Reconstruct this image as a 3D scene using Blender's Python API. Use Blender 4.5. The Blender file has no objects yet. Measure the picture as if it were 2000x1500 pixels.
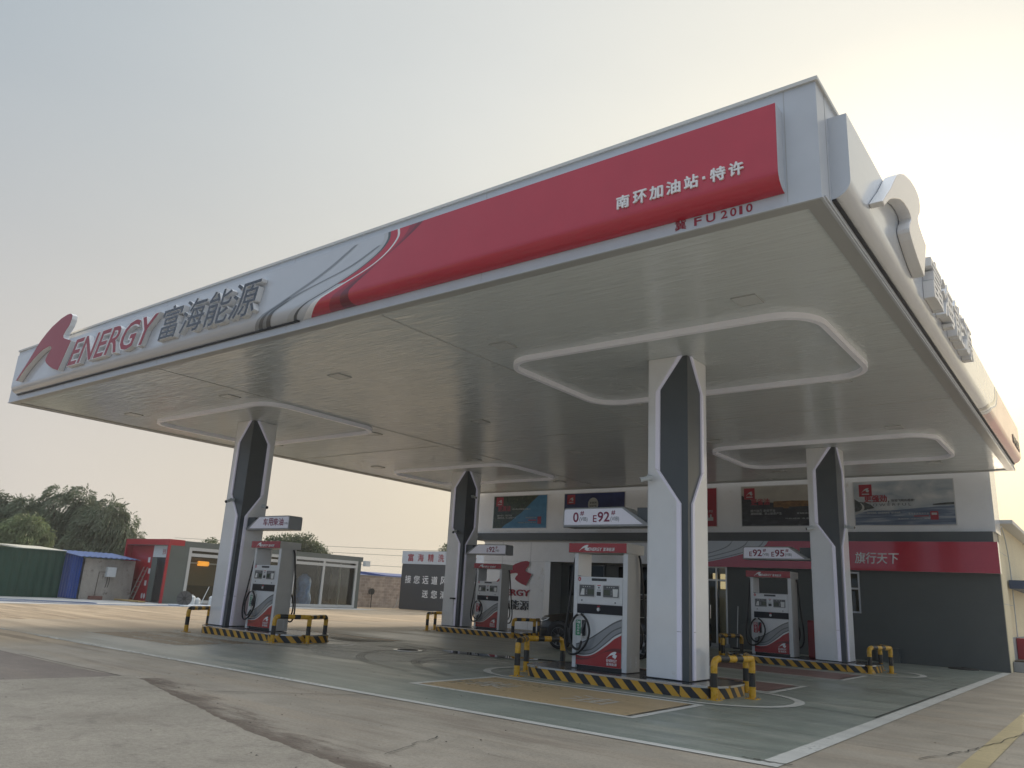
import bpy, bmesh, math, random
from mathutils import Vector, Matrix
R = math.radians
random.seed(7)
S = bpy.context.scene
COL = S.collection

# ------------------------------------------------------------------ camera
F_PX, YAW, PITCH, ROLL = 1507.66, 0.6641, 0.2649, 0.0554
fw = Vector((-math.sin(YAW)*math.cos(PITCH), math.cos(YAW)*math.cos(PITCH), math.sin(PITCH)))
r0 = Vector((math.cos(YAW), math.sin(YAW), 0)); u0 = r0.cross(fw)
cr = math.cos(ROLL)*r0 + math.sin(ROLL)*u0
cu = -math.sin(ROLL)*r0 + math.cos(ROLL)*u0
cam = bpy.data.cameras.new("camera"); camo = bpy.data.objects.new("camera", cam); COL.objects.link(camo)
m = Matrix((( cr.x, cu.x, -fw.x, 0), (cr.y, cu.y, -fw.y, 0), (cr.z, cu.z, -fw.z, 1.5), (0, 0, 0, 1)))
camo.matrix_world = m
cam.sensor_width = 36; cam.lens = 36*F_PX/2000; cam.clip_start = .05; cam.clip_end = 3000
S.camera = camo
S.view_settings.view_transform = 'Standard'; S.view_settings.look = 'None'
HAZE = .0013          # density of the dusty air, per metre
S.view_settings.exposure = 0.10; S.view_settings.gamma = 1

# ------------------------------------------------------------------ sky and sun
SUN_EL, SUN_AZ = 20.0, -8.0          # degrees; azimuth from +Y towards +X
sd = Vector((math.sin(R(SUN_AZ))*math.cos(R(SUN_EL)), math.cos(R(SUN_AZ))*math.cos(R(SUN_EL)), math.sin(R(SUN_EL))))
sl = bpy.data.lights.new("sun", 'SUN'); sl.energy = 3.0; sl.angle = R(5.0); sl.color = (1, .83, .62)
so = bpy.data.objects.new("sun", sl); COL.objects.link(so)
so.rotation_euler = sd.to_track_quat('Z', 'Y').to_euler(); so.location = (0, 40, 30)

def nodes_of(tree):
    tree.nodes.clear(); return tree.nodes, tree.links
W = bpy.data.worlds.new("World"); S.world = W; W.use_nodes = True
N, L = nodes_of(W.node_tree)
def nn(N, t, **k):
    n = N.new(t)
    for a, b in k.items(): setattr(n, a, b)
    return n
def ramp(N, stops, interp='LINEAR'):
    n = N.new('ShaderNodeValToRGB'); n.color_ramp.interpolation = interp
    e = n.color_ramp.elements
    while len(e) < len(stops): e.new(.5)
    for i, (p, c) in enumerate(stops):
        e[i].position = p; e[i].color = (*c, 1) if len(c) == 3 else c
    return n
tc = nn(N, 'ShaderNodeTexCoord')
dot = nn(N, 'ShaderNodeVectorMath', operation='DOT_PRODUCT'); dot.inputs[1].default_value = sd
L.new(tc.outputs['Generated'], dot.inputs[0])
ang = nn(N, 'ShaderNodeMath', operation='ARCCOSINE'); L.new(dot.outputs['Value'], ang.inputs[0])
an = nn(N, 'ShaderNodeMath', operation='DIVIDE'); an.inputs[1].default_value = math.pi; L.new(ang.outputs[0], an.inputs[0])
sep = nn(N, 'ShaderNodeSeparateXYZ'); L.new(tc.outputs['Generated'], sep.inputs[0])
# haze colour by angle from the sun, low in the sky and high in the sky
low = ramp(N, [(0, (1.25, 1.10, .78)), (.06, (1.02, .88, .58)), (.14, (.88, .77, .56)), (.24, (.74, .66, .54)), (.34, (.70, .645, .58)), (.42, (.55, .55, .54)), (.56, (.37, .44, .54)), (1, (.29, .39, .53))])
high = ramp(N, [(0, (1.5, 1.4, 1.12)), (.05, (1.08, 1.03, .86)), (.10, (.82, .81, .73)), (.18, (.70, .715, .69)), (.27, (.56, .595, .605)), (.38, (.365, .43, .49)), (.56, (.42, .51, .63)), (1, (.40, .50, .65))])
L.new(an.outputs[0], low.inputs[0]); L.new(an.outputs[0], high.inputs[0])
el = nn(N, 'ShaderNodeMapRange', interpolation_type='SMOOTHSTEP'); el.inputs[1].default_value = .0; el.inputs[2].default_value = .62
L.new(sep.outputs['Z'], el.inputs[0])
mx = nn(N, 'ShaderNodeMix', data_type='RGBA'); L.new(el.outputs[0], mx.inputs[0]); L.new(low.outputs[0], mx.inputs[6]); L.new(high.outputs[0], mx.inputs[7])
zen = nn(N, 'ShaderNodeMapRange', interpolation_type='SMOOTHSTEP'); zen.inputs[1].default_value = .70; zen.inputs[2].default_value = .88; L.new(sep.outputs['Z'], zen.inputs[0])
mz = nn(N, 'ShaderNodeMix', data_type='RGBA'); mz.inputs[7].default_value = (1.42, 1.50, 1.60, 1); L.new(zen.outputs[0], mz.inputs[0]); L.new(mx.outputs[2], mz.inputs[6]); mx = mz  # overhead sky beyond the view, brightened as added fill for the ground
sky = nn(N, 'ShaderNodeTexSky', sky_type='NISHITA'); sky.sun_disc = False
sky.sun_elevation = R(SUN_EL); sky.sun_rotation = R(SUN_AZ); sky.dust_density = 8; sky.air_density = 1.0
sk = nn(N, 'ShaderNodeMix', data_type='RGBA', blend_type='MIX'); sk.inputs[0].default_value = .06
bg = nn(N, 'ShaderNodeBackground'); bg.inputs[1].default_value = 1.0
sc_ = nn(N, 'ShaderNodeMix', data_type='RGBA', blend_type='MULTIPLY'); sc_.inputs[0].default_value = 1; sc_.inputs[7].default_value = (.09, .09, .09, 1)
L.new(sky.outputs[0], sc_.inputs[6])
L.new(mx.outputs[2], sk.inputs[6]); L.new(sc_.outputs[2], sk.inputs[7])
cl = nn(N, 'ShaderNodeTexNoise'); cl.inputs['Scale'].default_value = 1.6; cl.inputs['Detail'].default_value = 4; cl.inputs['Roughness'].default_value = .45
cmp_ = nn(N, 'ShaderNodeMapping'); cmp_.inputs['Scale'].default_value = (1, 1, 2.6); L.new(tc.outputs['Generated'], cmp_.inputs[0]); L.new(cmp_.outputs[0], cl.inputs['Vector'])
cr2 = ramp(N, [(.3, (.955, .96, .97)), (.7, (1.045, 1.04, 1.03))]); L.new(cl.outputs[0], cr2.inputs[0])
cm = nn(N, 'ShaderNodeMix', data_type='RGBA', blend_type='MULTIPLY'); cm.inputs[0].default_value = 1; L.new(sk.outputs[2], cm.inputs[6]); L.new(cr2.outputs[0], cm.inputs[7])
L.new(cm.outputs[2], bg.inputs[0])
L.new(bg.outputs[0], nn(N, 'ShaderNodeOutputWorld').inputs[0])

# ------------------------------------------------------------------ materials
def mat(name, col=(.5, .5, .5), rough=.5, metal=0, spec=.5, noise=None, bump=None, coat=0, emit=None, wear=None):
    """noise=(scale, amount, [stretch])  bump=(scale, strength, dist)  wear=(colour, threshold, scale)"""
    ma = bpy.data.materials.new(name); ma.use_nodes = True
    N, L = nodes_of(ma.node_tree)
    out = nn(N, 'ShaderNodeOutputMaterial'); b = nn(N, 'ShaderNodeBsdfPrincipled'); L.new(b.outputs[0], out.inputs[0])
    b.inputs['Base Color'].default_value = (*col, 1); b.inputs['Roughness'].default_value = rough
    b.inputs['Metallic'].default_value = metal; b.inputs['Specular IOR Level'].default_value = spec
    b.inputs['Coat Weight'].default_value = coat; b.inputs['Coat Roughness'].default_value = .06
    if emit: b.inputs['Emission Color'].default_value = (*emit[0], 1); b.inputs['Emission Strength'].default_value = emit[1]
    co = None
    if noise or bump or wear:
        tc = nn(N, 'ShaderNodeTexCoord'); co = tc.outputs['Object']
    if noise:
        mp = nn(N, 'ShaderNodeMapping'); L.new(co, mp.inputs[0])
        if len(noise) > 2: mp.inputs['Scale'].default_value = noise[2]
        nz = nn(N, 'ShaderNodeTexNoise'); nz.inputs['Scale'].default_value = noise[0]; nz.inputs['Detail'].default_value = 6; nz.inputs['Roughness'].default_value = .6
        L.new(mp.outputs[0], nz.inputs['Vector'])
        lo = [max(0, c*(1-noise[1])) for c in col]; hi = [min(1, c*(1+noise[1])) for c in col]
        rp = ramp(N, [(.3, lo), (.7, hi)]); L.new(nz.outputs[0], rp.inputs[0])
        last = rp.outputs[0]
        rr = nn(N, 'ShaderNodeMapRange'); rr.inputs[3].default_value = max(0, rough-.08); rr.inputs[4].default_value = min(1, rough+.08)
        L.new(nz.outputs[0], rr.inputs[0]); L.new(rr.outputs[0], b.inputs['Roughness'])
        if wear:
            nw = nn(N, 'ShaderNodeTexNoise'); nw.inputs['Scale'].default_value = wear[2]; nw.inputs['Detail'].default_value = 8; nw.inputs['Roughness'].default_value = .7
            L.new(co, nw.inputs['Vector'])
            wr = ramp(N, [(wear[1]-.03, (0, 0, 0)), (wear[1]+.05, (1, 1, 1))]); L.new(nw.outputs[0], wr.inputs[0])
            mm = nn(N, 'ShaderNodeMix', data_type='RGBA'); mm.inputs[7].default_value = (*wear[0], 1)
            L.new(wr.outputs[0], mm.inputs[0]); L.new(last, mm.inputs[6]); last = mm.outputs[2]
        L.new(last, b.inputs['Base Color'])
    if bump:
        nb = nn(N, 'ShaderNodeTexNoise'); nb.inputs['Scale'].default_value = bump[0]; nb.inputs['Detail'].default_value = 5
        L.new(co, nb.inputs['Vector'])
        bp = nn(N, 'ShaderNodeBump'); bp.inputs['Strength'].default_value = bump[1]; bp.inputs['Distance'].default_value = bump[2] if len(bump) > 2 else .02
        L.new(nb.outputs[0], bp.inputs['Height']); L.new(bp.outputs[0], b.inputs['Normal'])
    return ma

def glass_mat(name, tint=(.75, .8, .8), refl=1.0):
    ma = bpy.data.materials.new(name); ma.use_nodes = True
    N, L = nodes_of(ma.node_tree)
    out = nn(N, 'ShaderNodeOutputMaterial'); t = nn(N, 'ShaderNodeBsdfTransparent'); t.inputs[0].default_value = (*tint, 1)
    g = nn(N, 'ShaderNodeBsdfGlossy'); g.inputs[0].default_value = (.55, .58, .60, 1); g.inputs[1].default_value = .015
    fr = nn(N, 'ShaderNodeFresnel'); fr.inputs[0].default_value = 1.45
    x = nn(N, 'ShaderNodeMixShader'); L.new(fr.outputs[0], x.inputs[0]); L.new(t.outputs[0], x.inputs[1]); L.new(g.outputs[0], x.inputs[2])
    L.new(x.outputs[0], out.inputs[0]); return ma

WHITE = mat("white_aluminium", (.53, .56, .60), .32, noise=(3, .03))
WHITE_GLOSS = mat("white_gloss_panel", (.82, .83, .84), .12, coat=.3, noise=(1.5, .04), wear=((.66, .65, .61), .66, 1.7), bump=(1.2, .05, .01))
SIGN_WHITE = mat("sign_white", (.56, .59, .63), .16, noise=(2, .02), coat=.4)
SIGN_RED = mat("sign_red", (.50, .030, .055), .16, noise=(2, .04), coat=.5)
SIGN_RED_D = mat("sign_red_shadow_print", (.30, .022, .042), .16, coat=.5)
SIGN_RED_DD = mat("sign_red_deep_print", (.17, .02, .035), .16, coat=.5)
SIGN_G1 = mat("sign_grey_print", (.27, .29, .31), .16, coat=.4)
SIGN_G2 = mat("sign_dark_grey_print", (.10, .11, .12), .16, coat=.4)
SIGN_G3 = mat("sign_pale_grey_print", (.50, .52, .54), .16, coat=.4)
RED_ACR = mat("red_acrylic", (.30, .012, .03), .3)
DARK_ACR = mat("dark_acrylic", (.035, .04, .055), .2, coat=.3)
LETTER_SIDE = mat("letter_return", (.78, .78, .78), .35)
LETTER_WHITE = mat("letter_white", (.8, .8, .8), .3)
LETTER_PALE = mat("pale_silver_face", (.66, .61, .59), .22, coat=.3)
MAROON = mat("price_maroon", (.22, .012, .06), .3)
TRIM = mat("grey_trim", (.30, .31, .32), .35)
LIP = mat("top_lip", (.60, .60, .57), .4)
BORDER = mat("soffit_border_grey", (.40, .41, .41), .4)
DGREY = mat("charcoal_panel", (.085, .097, .104), .34, noise=(1.2, .08))
MGREY = mat("grey_wall", (.105, .115, .112), .5, noise=(1.5, .06))
SILVER = mat("silver_metal", (.55, .55, .54), .3, metal=.6)
STEEL = mat("polished_steel", (.6, .6, .6), .18, metal=1)
CHROME = mat("chrome", (.8, .8, .8), .08, metal=1)
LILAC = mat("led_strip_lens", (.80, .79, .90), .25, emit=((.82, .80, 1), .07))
RINGW = mat("ring_lens", (.84, .84, .88), .3, emit=((.9, .9, 1), .035))  # faint emission imitates flare brightening the rings
YEL = mat("yellow_paint", (.62, .34, .02), .28, noise=(9, .12), coat=.2, wear=((.20, .14, .06), .70, 22))
BLK = mat("black_paint", (.018, .018, .018), .3, noise=(9, .2), coat=.2)
RUBBER = mat("rubber", (.014, .014, .015), .45)
BLACKP = mat("black_plastic", (.02, .022, .026), .3)
DISPW = mat("dispenser_white", (.68, .69, .70), .25, noise=(4, .03), coat=.2)
DISPS = mat("dispenser_beige_steel", (.52, .51, .48), .4, noise=(5, .05))
DISPR = mat("dispenser_red", (.36, .025, .03), .25, coat=.2)
DISPRD = mat("dispenser_dark_red", (.15, .02, .025), .25, coat=.2)
LCD = mat("lcd", (.06, .075, .05), .15)
BEZEL = mat("bezel", (.10, .105, .11), .35)
KEYS = mat("keypad", (.7, .7, .68), .4)
BANDK = mat("band_black", (.012, .014, .02), .3, spec=.3)
GREEN_L = mat("green_label", (.02, .25, .12), .35)
RED_L = mat("red_label", (.42, .03, .05), .35)
GLASS = glass_mat("window_glass", (.94, .96, .95))
GLASS_D = glass_mat("dark_glass", (.30, .32, .33))
CARGLASS = mat("car_glass", (.012, .013, .015), .04, coat=1)
CARBLACK = mat("black_car_paint", (.006, .006, .008), .22, spec=.3, coat=.25)
TYRE = mat("tyre", (.014, .014, .014), .8)
ALLOY = mat("alloy", (.32, .32, .33), .3, metal=.8)
LAMP = mat("headlamp", (.75, .78, .8), .05, coat=1)
YWALL = mat("yellow_render", (.78, .69, .48), .8, noise=(.8, .05), bump=(40, .1, .005))
PLINTH = mat("grey_plinth", (.30, .31, .32), .8, noise=(3, .1))
BLUE_T = mat("blue_tin", (.010, .058, .27), .4, noise=(2, .15))
BLUE_R = mat("blue_roof", (.11, .17, .36), .4, noise=(2, .2))
GREEN_T = mat("green_tin", (.012, .055, .036), .5, noise=(1.5, .18))
KRED = mat("kiosk_red", (.38, .02, .035), .3, noise=(1.5, .08), coat=.2)
KGREY = mat("shop_grey", (.112, .132, .126), .5, noise=(1.2, .08))
FRAMEW = mat("pale_frame", (.50, .51, .51), .4)
BARK = mat("bark", (.07, .05, .035), .9, noise=(6, .3))
ORANGE_LIT = mat("orange_lamp_glow", (.8, .35, .05), .4, emit=((1, .38, .04), .9))
SKY_GLOW = mat("warm_sky_glow", (.6, .5, .3), .6, emit=((1, .78, .42), .45))  # glow stands in for bright sky seen through the door panes
BLIND = mat("brown_blind", (.13, .10, .05), .7)
BLUEPLAS = mat("blue_plastic_sheet", (.10, .23, .52), .25, noise=(4, .3), bump=(6, .6, .05))
CONC = mat("concrete_render", (.36, .335, .30), .9, noise=(1.6, .22, (1, 1, .5)), bump=(30, .2, .01), wear=((.19, .165, .145), .60, 2.2))
BLUEHOSE = mat("blue_hose", (.03, .08, .22), .45)
JERRY = mat("white_plastic", (.62, .66, .68), .4)
WOOD = mat("pale_wood", (.40, .28, .12), .7, noise=(5, .2))
REDPIPE = mat("red_cabinet", (.33, .03, .04), .4)
NAVY = mat("navy_awning", (.05, .075, .14), .5)

def leaf_mat(name, c):
    ma = bpy.data.materials.new(name); ma.use_nodes = True
    N, L = nodes_of(ma.node_tree); out = nn(N, 'ShaderNodeOutputMaterial')
    tc = nn(N, 'ShaderNodeTexCoord'); nz = nn(N, 'ShaderNodeTexNoise'); nz.inputs['Scale'].default_value = .9; nz.inputs['Detail'].default_value = 4
    L.new(tc.outputs['Object'], nz.inputs['Vector'])
    rp = ramp(N, [(.3, [x*.6 for x in c]), (.7, [x*1.5 for x in c])]); L.new(nz.outputs[0], rp.inputs[0])
    d = nn(N, 'ShaderNodeBsdfPrincipled'); d.inputs['Roughness'].default_value = .55; L.new(rp.outputs[0], d.inputs['Base Color'])
    t = nn(N, 'ShaderNodeBsdfTranslucent'); L.new(rp.outputs[0], t.inputs[0])
    x = nn(N, 'ShaderNodeMixShader'); x.inputs[0].default_value = .35
    L.new(d.outputs[0], x.inputs[1]); L.new(t.outputs[0], x.inputs[2]); L.new(x.outputs[0], out.inputs[0]); return ma
LEAF_W = leaf_mat("willow_leaf", (.16, .195, .125))
LEAF_L = leaf_mat("light_leaf", (.19, .235, .12))
LEAF_D = leaf_mat("broad_leaf", (.10, .13, .065))

def brick_mat():
    ma = bpy.data.materials.new("block_wall"); ma.use_nodes = True
    N, L = nodes_of(ma.node_tree); out = nn(N, 'ShaderNodeOutputMaterial'); b = nn(N, 'ShaderNodeBsdfPrincipled'); L.new(b.outputs[0], out.inputs[0])
    b.inputs['Roughness'].default_value = .95
    tc = nn(N, 'ShaderNodeTexCoord'); sp = nn(N, 'ShaderNodeSeparateXYZ'); L.new(tc.outputs['Object'], sp.inputs[0])
    cb = nn(N, 'ShaderNodeCombineXYZ'); ad = nn(N, 'ShaderNodeMath', operation='ADD'); L.new(sp.outputs[0], ad.inputs[0]); L.new(sp.outputs[1], ad.inputs[1])
    L.new(ad.outputs[0], cb.inputs[0]); L.new(sp.outputs[2], cb.inputs[1])
    br = nn(N, 'ShaderNodeTexBrick'); L.new(cb.outputs[0], br.inputs['Vector'])
    br.inputs['Color1'].default_value = (.42, .355, .31, 1); br.inputs['Color2'].default_value = (.29, .24, .21, 1); br.inputs['Mortar'].default_value = (.45, .40, .35, 1)
    br.inputs['Scale'].default_value = 1; br.inputs['Brick Width'].default_value = .42; br.inputs['Row Height'].default_value = .205; br.inputs['Mortar Size'].default_value = .012
    nz = nn(N, 'ShaderNodeTexNoise'); nz.inputs['Scale'].default_value = 2.5; nz.inputs['Detail'].default_value = 6; L.new(tc.outputs['Object'], nz.inputs['Vector'])
    rp = ramp(N, [(.3, (.72, .72, .72)), (.7, (1.15, 1.12, 1.1))]); L.new(nz.outputs[0], rp.inputs[0])
    mm = nn(N, 'ShaderNodeMix', data_type='RGBA', blend_type='MULTIPLY'); mm.inputs[0].default_value = 1
    L.new(br.outputs[0], mm.inputs[6]); L.new(rp.outputs[0], mm.inputs[7]); L.new(mm.outputs[2], b.inputs['Base Color']); return ma
BRICK = brick_mat()

def soffit_mat():
    ma = bpy.data.materials.new("soffit_strip_metal"); ma.use_nodes = True
    N, L = nodes_of(ma.node_tree); out = nn(N, 'ShaderNodeOutputMaterial'); b = nn(N, 'ShaderNodeBsdfPrincipled'); L.new(b.outputs[0], out.inputs[0])
    b.inputs['Base Color'].default_value = (.68, .73, .74, 1); b.inputs['Roughness'].default_value = .13; b.inputs['Specular IOR Level'].default_value = .6
    tc = nn(N, 'ShaderNodeTexCoord'); sp = nn(N, 'ShaderNodeSeparateXYZ'); L.new(tc.outputs['Object'], sp.inputs[0])
    # each strip 0.15 m wide runs along X: slight crown plus buckling along its length
    dv = nn(N, 'ShaderNodeMath', operation='DIVIDE'); dv.inputs[1].default_value = .15; L.new(sp.outputs[1], dv.inputs[0])
    fr = nn(N, 'ShaderNodeMath', operation='FRACT'); L.new(dv.outputs[0], fr.inputs[0])
    pp = nn(N, 'ShaderNodeMath', operation='PINGPONG'); pp.inputs[1].default_value = .5; L.new(fr.outputs[0], pp.inputs[0])
    gr = nn(N, 'ShaderNodeMapRange'); gr.inputs[2].default_value = .05; gr.inputs[4].default_value = .30; L.new(pp.outputs[0], gr.inputs[0])
    fl = nn(N, 'ShaderNodeMath', operation='FLOOR'); L.new(dv.outputs[0], fl.inputs[0])
    cb = nn(N, 'ShaderNodeCombineXYZ')
    sx = nn(N, 'ShaderNodeMath', operation='MULTIPLY'); sx.inputs[1].default_value = 1.5; L.new(sp.outputs[0], sx.inputs[0])
    sy = nn(N, 'ShaderNodeMath', operation='MULTIPLY'); sy.inputs[1].default_value = 3.7; L.new(fl.outputs[0], sy.inputs[0])
    sv = nn(N, 'ShaderNodeMath', operation='MULTIPLY'); sv.inputs[1].default_value = 1.7; L.new(dv.outputs[0], sv.inputs[0])
    L.new(sx.outputs[0], cb.inputs[0]); L.new(sy.outputs[0], cb.inputs[1]); L.new(sv.outputs[0], cb.inputs[2])
    nz = nn(N, 'ShaderNodeTexNoise'); nz.inputs['Scale'].default_value = 1.0; nz.inputs['Detail'].default_value = 2; L.new(cb.outputs[0], nz.inputs['Vector'])
    ad = nn(N, 'ShaderNodeMath', operation='MULTIPLY_ADD'); ad.inputs[1].default_value = 1.0
    L.new(nz.outputs[0], ad.inputs[0]); L.new(gr.outputs[0], ad.inputs[2])
    bp = nn(N, 'ShaderNodeBump'); bp.inputs['Strength'].default_value = 1.0; bp.inputs['Distance'].default_value = .017; L.new(ad.outputs[0], bp.inputs['Height'])
    L.new(bp.outputs[0], b.inputs['Normal']); return ma
SOFFIT = soffit_mat()

def stripe_mat():
    ma = bpy.data.materials.new("hazard_stripes"); ma.use_nodes = True
    N, L = nodes_of(ma.node_tree); out = nn(N, 'ShaderNodeOutputMaterial'); b = nn(N, 'ShaderNodeBsdfPrincipled'); L.new(b.outputs[0], out.inputs[0])
    b.inputs['Roughness'].default_value = .38
    uv = nn(N, 'ShaderNodeUVMap'); sp = nn(N, 'ShaderNodeSeparateXYZ'); L.new(uv.outputs[0], sp.inputs[0])
    ad = nn(N, 'ShaderNodeMath', operation='ADD'); L.new(sp.outputs[0], ad.inputs[0]); L.new(sp.outputs[1], ad.inputs[1])
    dv = nn(N, 'ShaderNodeMath', operation='DIVIDE'); dv.inputs[1].default_value = .315; L.new(ad.outputs[0], dv.inputs[0])
    fr = nn(N, 'ShaderNodeMath', operation='FRACT'); L.new(dv.outputs[0], fr.inputs[0])
    gt = nn(N, 'ShaderNodeMath', operation='GREATER_THAN'); gt.inputs[1].default_value = .52; L.new(fr.outputs[0], gt.inputs[0])
    tc = nn(N, 'ShaderNodeTexCoord'); nz = nn(N, 'ShaderNodeTexNoise'); nz.inputs['Scale'].default_value = 9; nz.inputs['Detail'].default_value = 8; nz.inputs['Roughness'].default_value = .7
    L.new(tc.outputs['Object'], nz.inputs['Vector'])
    m1 = nn(N, 'ShaderNodeMix', data_type='RGBA'); m1.inputs[6].default_value = (.022, .023, .028, 1); m1.inputs[7].default_value = (.62, .34, .04, 1); L.new(gt.outputs[0], m1.inputs[0])
    rp = ramp(N, [(.60, (0, 0, 0)), (.74, (.8, .8, .8))]); L.new(nz.outputs[0], rp.inputs[0])
    m2 = nn(N, 'ShaderNodeMix', data_type='RGBA'); m2.inputs[7].default_value = (.17, .14, .11, 1); L.new(rp.outputs[0], m2.inputs[0]); L.new(m1.outputs[2], m2.inputs[6])
    # grime along the foot of the kerb
    L.new(m2.outputs[2], b.inputs['Base Color']); return ma
STRIPE = stripe_mat()
ISLTOP = mat("island_tile", (.05, .052, .055), .22, noise=(3, .25), bump=(8, .1, .01))

# ---- ground materials
def ground_mat(kind):
    ma = bpy.data.materials.new(kind); ma.use_nodes = True
    N, L = nodes_of(ma.node_tree); out = nn(N, 'ShaderNodeOutputMaterial'); b = nn(N, 'ShaderNodeBsdfPrincipled'); L.new(b.outputs[0], out.inputs[0])
    tc = nn(N, 'ShaderNodeTexCoord'); co = tc.outputs['Object']
    def noise(scale, detail=6, rough=.6, stretch=None, rot=0, dist=0):
        src = co
        if stretch:
            mp = nn(N, 'ShaderNodeMapping'); mp.inputs['Scale'].default_value = stretch; mp.inputs['Rotation'].default_value = (0, 0, rot); L.new(co, mp.inputs[0]); src = mp.outputs[0]
        z = nn(N, 'ShaderNodeTexNoise'); z.inputs['Scale'].default_value = scale; z.inputs['Detail'].default_value = detail; z.inputs['Roughness'].default_value = rough; z.inputs['Distortion'].default_value = dist
        L.new(src, z.inputs['Vector']); return z.outputs[0]
    def mix(f, a, c, blend='MIX'):
        x = nn(N, 'ShaderNodeMix', data_type='RGBA', blend_type=blend)
        for i, v in ((0, f), (6, a), (7, c)):
            if isinstance(v, (int, float)): x.inputs[i].default_value = v
            elif isinstance(v, tuple): x.inputs[i].default_value = (*v, 1)
            else: L.new(v, x.inputs[i])
        return x.outputs[2]
    def rng(v, a, c, lo=0., hi=1.):
        r = nn(N, 'ShaderNodeMapRange', interpolation_type='SMOOTHSTEP'); r.inputs[1].default_value = a; r.inputs[2].default_value = c; r.inputs[3].default_value = lo; r.inputs[4].default_value = hi
        L.new(v, r.inputs[0]); return r.outputs[0]
    def math_(op, a, c):
        x = nn(N, 'ShaderNodeMath', operation=op)
        for i, v in enumerate((a, c)):
            if isinstance(v, (int, float)): x.inputs[i].default_value = v
            else: L.new(v, x.inputs[i])
        return x.outputs[0]
    sp = nn(N, 'ShaderNodeSeparateXYZ'); L.new(co, sp.inputs[0]); X, Y = sp.outputs[0], sp.outputs[1]
    big = noise(.16, 5); mid = noise(.9, 7, .65); fine = noise(28, 4, .7); grit = noise(140, 2, .6)
    streak = noise(.55, 7, .65, (.22, 2.4, 1), .05); streak3 = noise(1.3, 8, .75, (.16, 3.2, 1), .12, .3); streak2 = noise(.7, 6, .7, (.3, 2.8, 1), -.25)
    sandm = math_('ADD', math_('MULTIPLY', rng(X, -11.0, -26.0), .75), math_('MULTIPLY', big, .5))
    sand_mask = rng(sandm, .42, .72)
    if kind == "concrete_yard":
        c = mix(rng(mid, .35, .68), (.36, .33, .285), (.47, .435, .38))
        c = mix(rng(streak, .45, .7, 0, .7), c, (.46, .395, .32))
        c = mix(rng(streak2, .50, .68, 0, .75), c, (.27, .235, .20)); c = mix(rng(streak3, .54, .66, 0, .6), c, (.50, .45, .38)); c = mix(rng(streak3, .44, .34, 0, .5), c, (.24, .20, .165))
        sand = mix(rng(streak, .35, .68), (.37, .285, .19), (.60, .50, .37))
        sand = mix(rng(streak2, .50, .62, 0, .85), sand, (.27, .205, .14))
        c = mix(sand_mask, c, sand)
        rough = rng(streak, .3, .7, .5, .85)
    elif kind == "green_forecourt_paint":
        c = mix(rng(mid, .35, .68), (.23, .265, .225), (.32, .35, .30))
        dust = mix(rng(mid, .3, .7), (.42, .41, .35), (.50, .475, .40))
        dm = math_('ADD', math_('MULTIPLY', streak, .65), math_('MULTIPLY', rng(X, -8.0, -19.0), .22))
        c = mix(rng(dm, .34, .52, 0, .85), c, dust)
        c = mix(rng(streak2, .52, .72, 0, .75), c, (.16, .175, .155)); c = mix(rng(streak3, .53, .64, 0, .6), c, (.42, .43, .38)); c = mix(rng(streak3, .44, .34, 0, .55), c, (.14, .155, .14))
        sand = mix(rng(streak, .35, .68), (.36, .28, .19), (.55, .46, .34))
        sm2 = rng(math_('ADD', math_('MULTIPLY', rng(X, -14.0, -27.0), .8), math_('MULTIPLY', streak, .5)), .42, .72)
        c = mix(sm2, c, sand)
        rough = math_('ADD', rng(streak, .35, .65, .30, .55), math_('MULTIPLY', sm2, .25))
        b.inputs['Specular IOR Level'].default_value = .5
    elif kind == "road_slab":
        c = mix(rng(mid, .32, .7), (.35, .325, .28), (.44, .41, .355))
        c = mix(rng(noise(3.2, 8, .75), .52, .66, 0, .6), c, (.22, .20, .175))
        c = mix(rng(grit, .60, .72, 0, .75), c, (.17, .155, .135)); c = mix(rng(noise(.5, 7, .7), .5, .68, 0, .7), c, (.29, .26, .22)); c = mix(rng(noise(9, 6, .8), .60, .70, 0, .8), c, (.18, .16, .135))
        c = mix(rng(fine, .58, .75, 0, .6), c, (.46, .44, .40))
        rough = .85
    elif kind == "asphalt_patch":
        c = mix(rng(mid, .35, .7), (.22, .19, .175), (.29, .25, .225))
        c = mix(rng(streak, .52, .7, 0, .7), c, (.30, .255, .21)); rough = .75
    c = mix(rng(fine, .40, .66, 0, .26), c, (.09, .08, .07)); c = mix(rng(grit, .56, .66, 0, .40), c, (.12, .105, .09)); c = mix(rng(grit, .44, .36, 0, .25), c, (.55, .52, .46))
    if kind != "green_forecourt_paint": c = mix(1.0, c, (1.0, .945, .865), 'MULTIPLY')
    L.new(c, b.inputs['Base Color'])
    if isinstance(rough, (int, float)): b.inputs['Roughness'].default_value = rough
    else: L.new(rough, b.inputs['Roughness'])
    hgt = math_('ADD', math_('MULTIPLY', fine, .5), math_('ADD', math_('MULTIPLY', grit, .35), math_('MULTIPLY', streak, .8)))
    bp = nn(N, 'ShaderNodeBump'); bp.inputs['Strength'].default_value = .9 if kind == "road_slab" else (.28 if kind == "green_forecourt_paint" else .5); bp.inputs['Distance'].default_value = .012
    L.new(hgt, bp.inputs['Height']); L.new(bp.outputs[0], b.inputs['Normal'])
    return ma
G_YARD = ground_mat("concrete_yard"); G_GREEN = ground_mat("green_forecourt_paint"); G_SLAB = ground_mat("road_slab"); G_ASPH = ground_mat("asphalt_patch")

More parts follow.
